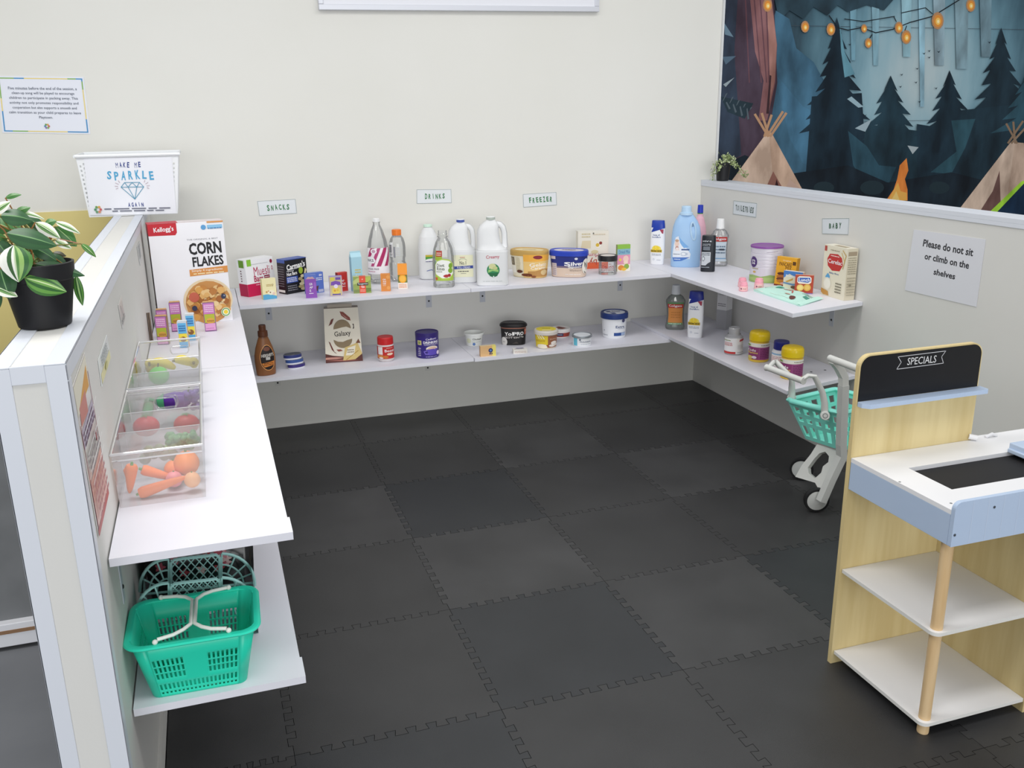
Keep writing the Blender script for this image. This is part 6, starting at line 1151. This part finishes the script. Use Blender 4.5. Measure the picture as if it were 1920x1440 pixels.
# small trailing plant on the right capping
t = thing('potted_plant', 'small pale trailing plant in a black pot on the right wall capping', 'plant', (.046, -.115, 1.0137 + .0004), 0); O = t.location.copy()
q = MB(); q.lathe([(.026, 0), (.028, .003), (.0345, .072), (.036, .074), (.036, .084), (.033, .084), (.031, .074)], BKP, 32, close=(True, False)); q.obj('pot', t)
q = MB(); q.lathe([(.033, .074), (.001, .078)], noisy('potting_soil', '231a14', '3a2c20', 60, .95), 20); q.obj('soil', t)
q = MB(); qs = MB(); rr = random.Random(21)
RUN = [([(0, 0, .075), (.0, -.01, .105), (.03, -.01, .105), (.065, -.02, .07), (.09, -.03, .02)], 75), ([(0, 0, .075), (.02, .01, .11), (.06, .0, .085), (.10, -.02, .04), (.11, -.03, .012)], 75), ([(0, 0, .075), (-.02, -.01, .09), (-.045, -.015, .085), (-.06, -.01, .05), (-.058, -.01, .012)], 70), ([(0, 0, .08), (.0, 0, .115), (.012, -.01, .12), (.03, -.02, .10)], 45), ([(0, 0, .08), (-.01, -.02, .09), (.02, -.035, .085), (.05, -.04, .055)], 40), ([(0, 0, .08), (-.02, -.03, .085), (-.04, -.03, .07), (-.05, -.03, .04)], 30)]
for path, n in RUN:
    PV = [Vector(p) for p in path]; qs.tube(PV, .0011, M('7d8a54', .6), 5)
    for k in range(n):
        s = rr.uniform(.15, 1) * (len(PV) - 1); i = min(int(s), len(PV) - 2); p = PV[i].lerp(PV[i + 1], s - i) + Vector([rr.gauss(0, .0065) for _ in range(3)])
        dv = Vector([rr.gauss(0, 1) for _ in range(3)]); dv.z -= .2; dv.normalize(); sd = dv.cross(Vector((rr.gauss(0, 1), rr.gauss(0, 1), rr.gauss(0, 1)))).normalized(); L = rr.uniform(.010, .017); w = L * .27; col = rr.choice(['b9c893', 'a8b981', 'c9d3a8', '9cad74', 'd3dab8', '7d8f58'])
        p.z = max(p.z, .004)
        e_ = p + dv * L; e_.z = max(e_.z, .002)
        q.add([p, p + dv * L * .4 + sd * w, e_, p + dv * L * .4 - sd * w], [(0, 1, 2, 3)], M(col, .6))
q.obj('foliage', t); qs.obj('stems', t)

# ================================================================ toy shopping trolley beside the right half wall
t = thing('toy_trolley', 'grey toy shopping trolley with a mint basket beside the right shelves', 'trolley', (-.36, -1.50, 0.0003), 0); O = t.location.copy()
PG, PG2, DG = M('d9dad6', .4), M('c9cbc8', .4), M('77797b', .5)
V3 = lambda x, y, z: Vector((x, y, z)) - O
def flatbar(q, pts, w, th, dirn, m, me=None):
    """bar of rectangular section; w along dirn, th across"""
    P = [Vector(p) for p in pts]; n = len(P); W_ = Vector(dirn).normalized(); rg = []
    for i in range(n):
        d = (P[min(i + 1, n - 1)] - P[max(i - 1, 0)]).normalized(); c_ = d.cross(W_).normalized()
        rg.append([P[i] + W_ * w / 2 + c_ * th / 2, P[i] - W_ * w / 2 + c_ * th / 2, P[i] - W_ * w / 2 - c_ * th / 2, P[i] + W_ * w / 2 - c_ * th / 2])
    Vv = [p for r in rg for p in r]
    for i in range(n - 1):
        for k in range(4): q.add([Vv[i * 4 + k], Vv[i * 4 + (k + 1) % 4], Vv[(i + 1) * 4 + (k + 1) % 4], Vv[(i + 1) * 4 + k]], [(0, 1, 2, 3)], m)
    q.add(rg[0], [(0, 1, 2, 3)], m); q.add(rg[-1], [(3, 2, 1, 0)], m)
NY, N2 = -1.605, -1.80
FWc = onZ(1503, 879, .0435) - O
for yy, dx in ((NY, 0), (N2, .012)):
    q = MB(); flatbar(q, [V3(-.405 + dx, yy, .050), V3(-.375 + dx, yy, .125), V3(-.338 + dx, yy, .205), V3(-.345 + dx, yy, .25), V3(-.352 + dx, yy, .36), V3(-.358 + dx, yy, .46)], .026, .026, (0, 1, 0), PG2); q.obj('frame_side', t, bevel=.003)
    q = MB(); flatbar(q, [V3(-.358 + dx, yy, .458), V3(-.362 + dx, yy, .49), V3(-.385 + dx, yy, .525), V3(-.408 + dx, yy, .549)], .024, .024, (0, 1, 0), PG); q.obj('handle_arm', t, bevel=.003)
    q = MB(); flatbar(q, [V3(-.330 + dx, yy, .21), V3(-.24 + dx, yy, .20), V3(-.16 + dx, yy, .06)], .022, .022, (0, 1, 0), DG); q.obj('frame_side', t, bevel=.003)
q = MB(); q.tube([V3(-.4085, -1.588, .553), V3(-.4075, N2 - .02, .553)], .0115, PG, 14); q.obj('push_handle', t)
# sloping front panel with its opening
q = MB(); a0, a1, b1, b0 = [onZ(u, v, z) - O for u, v, z in ((1493, 896, .078), (1543, 918, .078), (1586, 849, .205), (1529, 832, .205))]; n_ = (a1 - a0).cross(b0 - a0).normalized()
def fp(u, v, e=0): return a0 * (1 - u) * (1 - v) + a1 * u * (1 - v) + b1 * u * v + b0 * (1 - u) * v + n_ * e
hole_ = [(.34, .24), (.22, .36), (.26, .62), (.32, .80), (.46, .88), (.64, .80), (.72, .66), (.64, .52), (.70, .36), (.62, .18)]
oute = [(.0, .02), (.0, .36), (.08, .70), (.10, 1.0), (.5, 1.0), (.98, 1.0), (1.0, .72), (1.0, .40), (.98, -.06), (.70, .08)]
for e in (.008, -.008): q.add([fp(u, v, e) for u, v in hole_ + oute], [(i, (i + 1) % 10, 10 + (i + 1) % 10, 10 + i) for i in range(10)], PG)
for L_ in (hole_, oute): q.add([fp(u, v, .008) for u, v in L_] + [fp(u, v, -.008) for u, v in L_], [(i, (i + 1) % 10, 10 + (i + 1) % 10, 10 + i) for i in range(10)], PG)
q.obj('front_panel', t)
def wheel(C, axis, r):
    ax = Vector(axis).normalized(); R_ = ax.to_track_quat('Z', 'Y').to_matrix().to_4x4()
    q = MB(); q.T = Matrix.Translation(C) @ R_; q.lathe([(r * .80, -.011), (r * .97, -.011), (r, -.006), (r, .006), (r * .97, .011), (r * .80, .011)], M('18181a', .6), 32, close=(False, False)); o = q.obj('wheel', t)
    q = MB(); q.T = Matrix.Translation(C) @ R_; q.lathe([(r * .25, -.0135), (r * .80, -.0105), (r * .80, .0105), (r * .25, .0135)], PG2, 28); q.obj('hub', o)
wheel(V3(-.402, NY + .030, .0435), (.34, .94, 0), .0432)
wheel(FWc, (.62, .78, 0), .0432)
wheel(V3(-.17, NY, .0435), (0, 1, 0), .0432); wheel(V3(-.17, N2, .0435), (0, 1, 0), .0432); wheel(V3(-.39, N2, .0435), (0, 1, 0), .0432)
# mint basket with slots and its own folding grip
MINT = M('8ceada', .35)
bz0, bz1 = .218, .360; lo = [(-.365, -1.442), (-.322, -1.586), (-.145, -1.545), (-.185, -1.405)]; hi = [(-.432, -1.412), (-.352, -1.602), (-.125, -1.560), (-.195, -1.360)]
q = MB()
def corner(k, z): p = (lo if z == bz0 else hi)[k]; return V3(p[0], p[1], z)
us = [0, .06, .17, .25, .36, .44, .56, .64, .75, .83, .94, 1]; vs_ = [0, .10, .38, .48, .60, .70, .86, 1]
hol = lambda i, j: i % 2 == 1 and i < 10 and j in (1, 3, 5)
for a, b_ in ((0, 1), (1, 2), (2, 3), (3, 0)): slotted(q, corner(a, bz0), corner(b_, bz0), corner(b_, bz1), corner(a, bz1), us, vs_, hol, MINT)
q.add([corner(k, bz0) for k in range(4)], [(0, 1, 2, 3)], MINT); q.obj('basket', t, solid=.004)
q = MB(); rp = [corner(k, bz1) for k in range(4)]; rim = []
for k in range(4):
    a, b_, c_ = rp[k - 1], rp[k], rp[(k + 1) % 4]; rim += [b_ + (a - b_).normalized() * .014, b_ + (a - b_).normalized() * .003 + (c_ - b_).normalized() * .003, b_ + (c_ - b_).normalized() * .014]
q.tube(rim + [rim[0]], .0085, MINT, 10, flat=(1.2, .9)); lip = (rp[0] - rp[3]).normalized() * .022 + Vector((0, 0, .006)); q.tube([rp[0].lerp(rp[1], .05), rp[0].lerp(rp[1], .16) + lip, rp[0].lerp(rp[1], .55) + lip, rp[0].lerp(rp[1], .72)], .010, MINT, 10); q.obj('basket_rim', t)
pf, pn = V3(-.412, -1.409, .360), V3(-.385, -1.557, .346); gf, gn = V3(-.478, -1.352, .465), V3(-.4638, -1.522, .465)
for gp, pv_, sg in ((gn, pn, 1), (gf, pf, -1)):
    q = MB(); q.tube([pv_, pv_ + Vector((-.004, 0, .04)), pv_ + Vector((-.012, .006 * sg, .078)), gp + Vector((.040, -.016 * sg, .014)), gp + Vector((.022, -.006 * sg, .016)), gp], [.013, .0125, .0115, .0105, .010, .010], PG, 12, flat=(.8, 1.2)); q.obj('grip_arm', t)
    q = MB(); q.T = Matrix.Translation(pv_ + Vector((-.006, -.010, 0)) * sg) @ Vector((-.5, -.8, .2)).to_track_quat('Z', 'Y').to_matrix().to_4x4(); q.lathe([(.0155, -.012), (.0155, .007), (.0135, .0105)], PG, 22); q.lathe([(.009, .0107), (.009, .0113)], M('8a8c8c', .5), 18); q.lathe([(.006, .0114), (.006, .0118)], PG2, 16); q.obj('pivot_boss', t)
q = MB(); q.tube([gf + Vector((-.002, .010, 0)), gf, gn, gn + Vector((.002, -.012, 0))], [.0125, .0108, .0108, .0125], PG, 14); q.obj('grip', t)

# ================================================================ toy shop counter with the specials board
t = thing('shop_counter', 'wooden toy checkout counter with a black specials board and pale blue trim', 'counter', (-.75, -2.51, .0003), 0); O = t.location.copy(); O.z = 0
BLU = noisy('pale_blue_paint', 'b3c5de', 'b9cae1', 4, .45); TOPW = M('eeeef0', .4)
XL, YB, YF = -.9265, -2.355, -2.667
q = MB(); w0, w1, zt, r = XL - O.x, -.575 - O.x, .8005, .030; T_ = Matrix.Translation((0, YB - O.y, 0)) @ Matrix.Rotation(pi / 2, 4, 'X')
q.T = T_; q.prism([(w0, 0), (w1, 0)] + [(w1 - r + r * math.cos(a), zt - r + r * math.sin(a)) for a in [pi / 2 * k / 8 for k in range(9)]] + [(w0 + r + r * math.cos(a), zt - r + r * math.sin(a)) for a in [pi / 2 + pi / 2 * k / 8 for k in range(9)]], -.0125, 0, WOOD, M('d9c48f', .5)); q.obj('back_panel', t)
q = MB(); q.T = T_; i_ = .0035; q.prism([(w0 + i_, .691), (w1 - i_, .691)] + [(w1 - r + (r - i_) * math.cos(a), zt - r + (r - i_) * math.sin(a)) for a in [pi / 2 * k / 8 for k in range(9)]] + [(w0 + r + (r - i_) * math.cos(a), zt - r + (r - i_) * math.sin(a)) for a in [pi / 2 + pi / 2 * k / 8 for k in range(9)]], 0.0001, .0012, M('0e0e12', .35))
c0 = [onY(u, v, YB) for u, v in ((1683, 669), (1772.5, 658), (1764.5, 669), (1768, 680.8), (1680.5, 692.3), (1689, 679))]; ol = [(p.x - O.x, p.z) for p in c0]
for s_ in stroke(ol + [ol[0]], .0015): q.add([(x, y, .0015) for x, y in s_], [(0, 1, 2, 3)], 'c9c9cc')
cx = sum(p[0] for p in ol) / 6 + .002; cz = sum(p[1] for p in ol) / 6 - .001
q.art([('t', 'SPECIALS', 0, 0, .0175, 'd6d6d6', .083, -.02, .004)], 1, 1, lambda x, y, e: (cx + x, cz + y, .0014 + e)); q.obj('chalkboard', t)
q = MB(); xa, xb_ = w0 + .003, w1 + .006; q.prism([(xa, YB - O.y - .001), (xa, YB - O.y - .016), (xa + .014, YB - O.y - .030), (xb_ - .004, YB - O.y - .030), (xb_, YB - O.y - .026), (xb_, YB - O.y - .001)], .680, .6905, BLU); q.obj('ledge', t, bevel=.001)
XR = -.36 - O.x; ctz = .553
q = MB(); hx0, hx1, hy0, hy1 = -.846 - O.x, -.50 - O.x, -2.583 - O.y, -2.452 - O.y; ya, yb2 = YF - O.y, -2.338 - O.y; x0 = w0 + .001
for a, b_ in (((x0, ya), (hx0, YB - O.y - .001)), ((hx0, ya), (XR, hy0)), ((hx0, hy1), (XR, YB - O.y - .001)), ((hx1, hy0), (XR, hy1)), ((w1 + .001, YB - O.y - .001), (XR, yb2))): q.box((a[0], a[1], ctz - .010), (b_[0], b_[1], ctz), TOPW)
q.obj('counter_top', t)
q = MB(); q.box((hx0 - .006, hy0 - .006, ctz - .012), (hx1 + .006, hy1 + .006, ctz - .0102), M('17171a', .7)); q.obj('conveyor_belt', t)
q = MB(); q.box((-.553 - O.x, -2.60 - O.y, ctz + .0002), (-.44 - O.x, -2.448 - O.y, ctz + .022), BLU); q.box((-.561 - O.x, -2.585 - O.y, ctz + .0002), (-.552 - O.x, -2.452 - O.y, ctz + .010), BLU); q.obj('scanner_block', t, bevel=.002)
q = MB(); q.box((x0, ya + .001, .4746), (x0 + .011, YB - O.y - .001, ctz - .0102), BLU); q.obj('side_apron', t, bevel=.0008)
q = MB(); zt2 = .5725; xl2 = w0 + .0005; r = .016; q.T = Matrix.Translation((0, YF - O.y, 0)) @ Matrix.Rotation(pi / 2, 4, 'X')
q.prism([(xl2, .4746), (XR, .4746), (XR, zt2)] + [(xl2 + r + r * math.cos(a), zt2 - r + r * math.sin(a)) for a in [pi / 2 + pi / 2 * k / 7 for k in range(8)]], 0, .010, BLU)
for gx in (.045, .085, .125, .165, .205): q.add([(xl2 + gx, .476, .0102), (xl2 + gx + .0016, .476, .0102), (xl2 + gx + .0016, zt2 - .002, .0102), (xl2 + gx, zt2 - .002, .0102)], [(0, 1, 2, 3)], 'c3d1e6')
q.obj('front_apron', t, bevel=.0015)
for u, v in ((1864.5, 951), (1790, 1003.5)):
    P = onY(u, v, YF - .0102) - Vector((O.x, O.y, 0)); q = MB(); q.T = Matrix.Translation(P) @ Matrix.Rotation(pi / 2, 4, 'X'); q.lathe([(.003, 0), (.003, .0006), (.0015, .001)], M('5a6068', .4, .6), 14); q.obj('screw', t)
for u, v in ((1687, 904), (1783, 944)):
    P = onZ(u, v, ctz) - Vector((O.x, O.y, 0)); q = MB(); q.T = Matrix.Translation(P); q.lathe([(.0028, .0001), (.0028, .0005)], M('8d9196', .4, .5), 14); q.obj('screw', t)
x2, x3 = -.637 - O.x, -.625 - O.x
for z, nm in ((.2625, 0), (.0365, 1)):
    q = MB(); r = .018; xa, ya2 = w0 + .006, YF - O.y + .004
    q.prism([(x2 - .0005, YB - O.y - .0008), (xa, YB - O.y - .0008)] + [(xa + r - r * math.cos(a), ya2 + r - r * math.sin(a)) for a in [pi / 2 * k / 7 for k in range(8)]] + [(x2 - .0005, ya2)], z - .0085, z, TOPW, M('e3e2dd', .5)); q.obj('shelf', t, bevel=.0012)
q = MB(); q.box((x2, YF - O.y + .002, 0), (x3, YB - O.y - .0005, .5425), WOOD); q.obj('divider_panel', t)
q = MB(); q.lathe([(.0122, 0), (.0128, .002), (.0128, .4746)], DOWEL, 24, c=(-.899 - O.x, -2.643 - O.y, 0)); q.obj('leg_post', t)
q = MB(); q.lathe([(.0122, 0), (.0128, .002), (.0128, .5425)], DOWEL, 24, c=(-.375 - O.x, -2.643 - O.y, 0)); q.obj('leg_post', t)
q = MB(); P = onZ(1823, 822, .560) - Vector((O.x, O.y, 0)); q.tube([P + Vector((-.004, .008, .003)), P + Vector((.012, -.002, .0))], .0068, TOPW, 12); q.obj('knob', t)
q = MB(); P = onZ(1862, 819, .555) - Vector((O.x, O.y, 0)); q.tube([P + Vector((-.02, .004, 0)), P + Vector((0, .004, .006)), P + Vector((.014, .004, .0))], .004, TOPW, 10); q.obj('coin_tray_edge', t)
q = MB(); q.box((w1 - .004, YB - O.y + .0128, .606), (w1 + .012, YB - O.y + .034, .636), M('8a8580', .6)); q.obj('hinge_block', t)
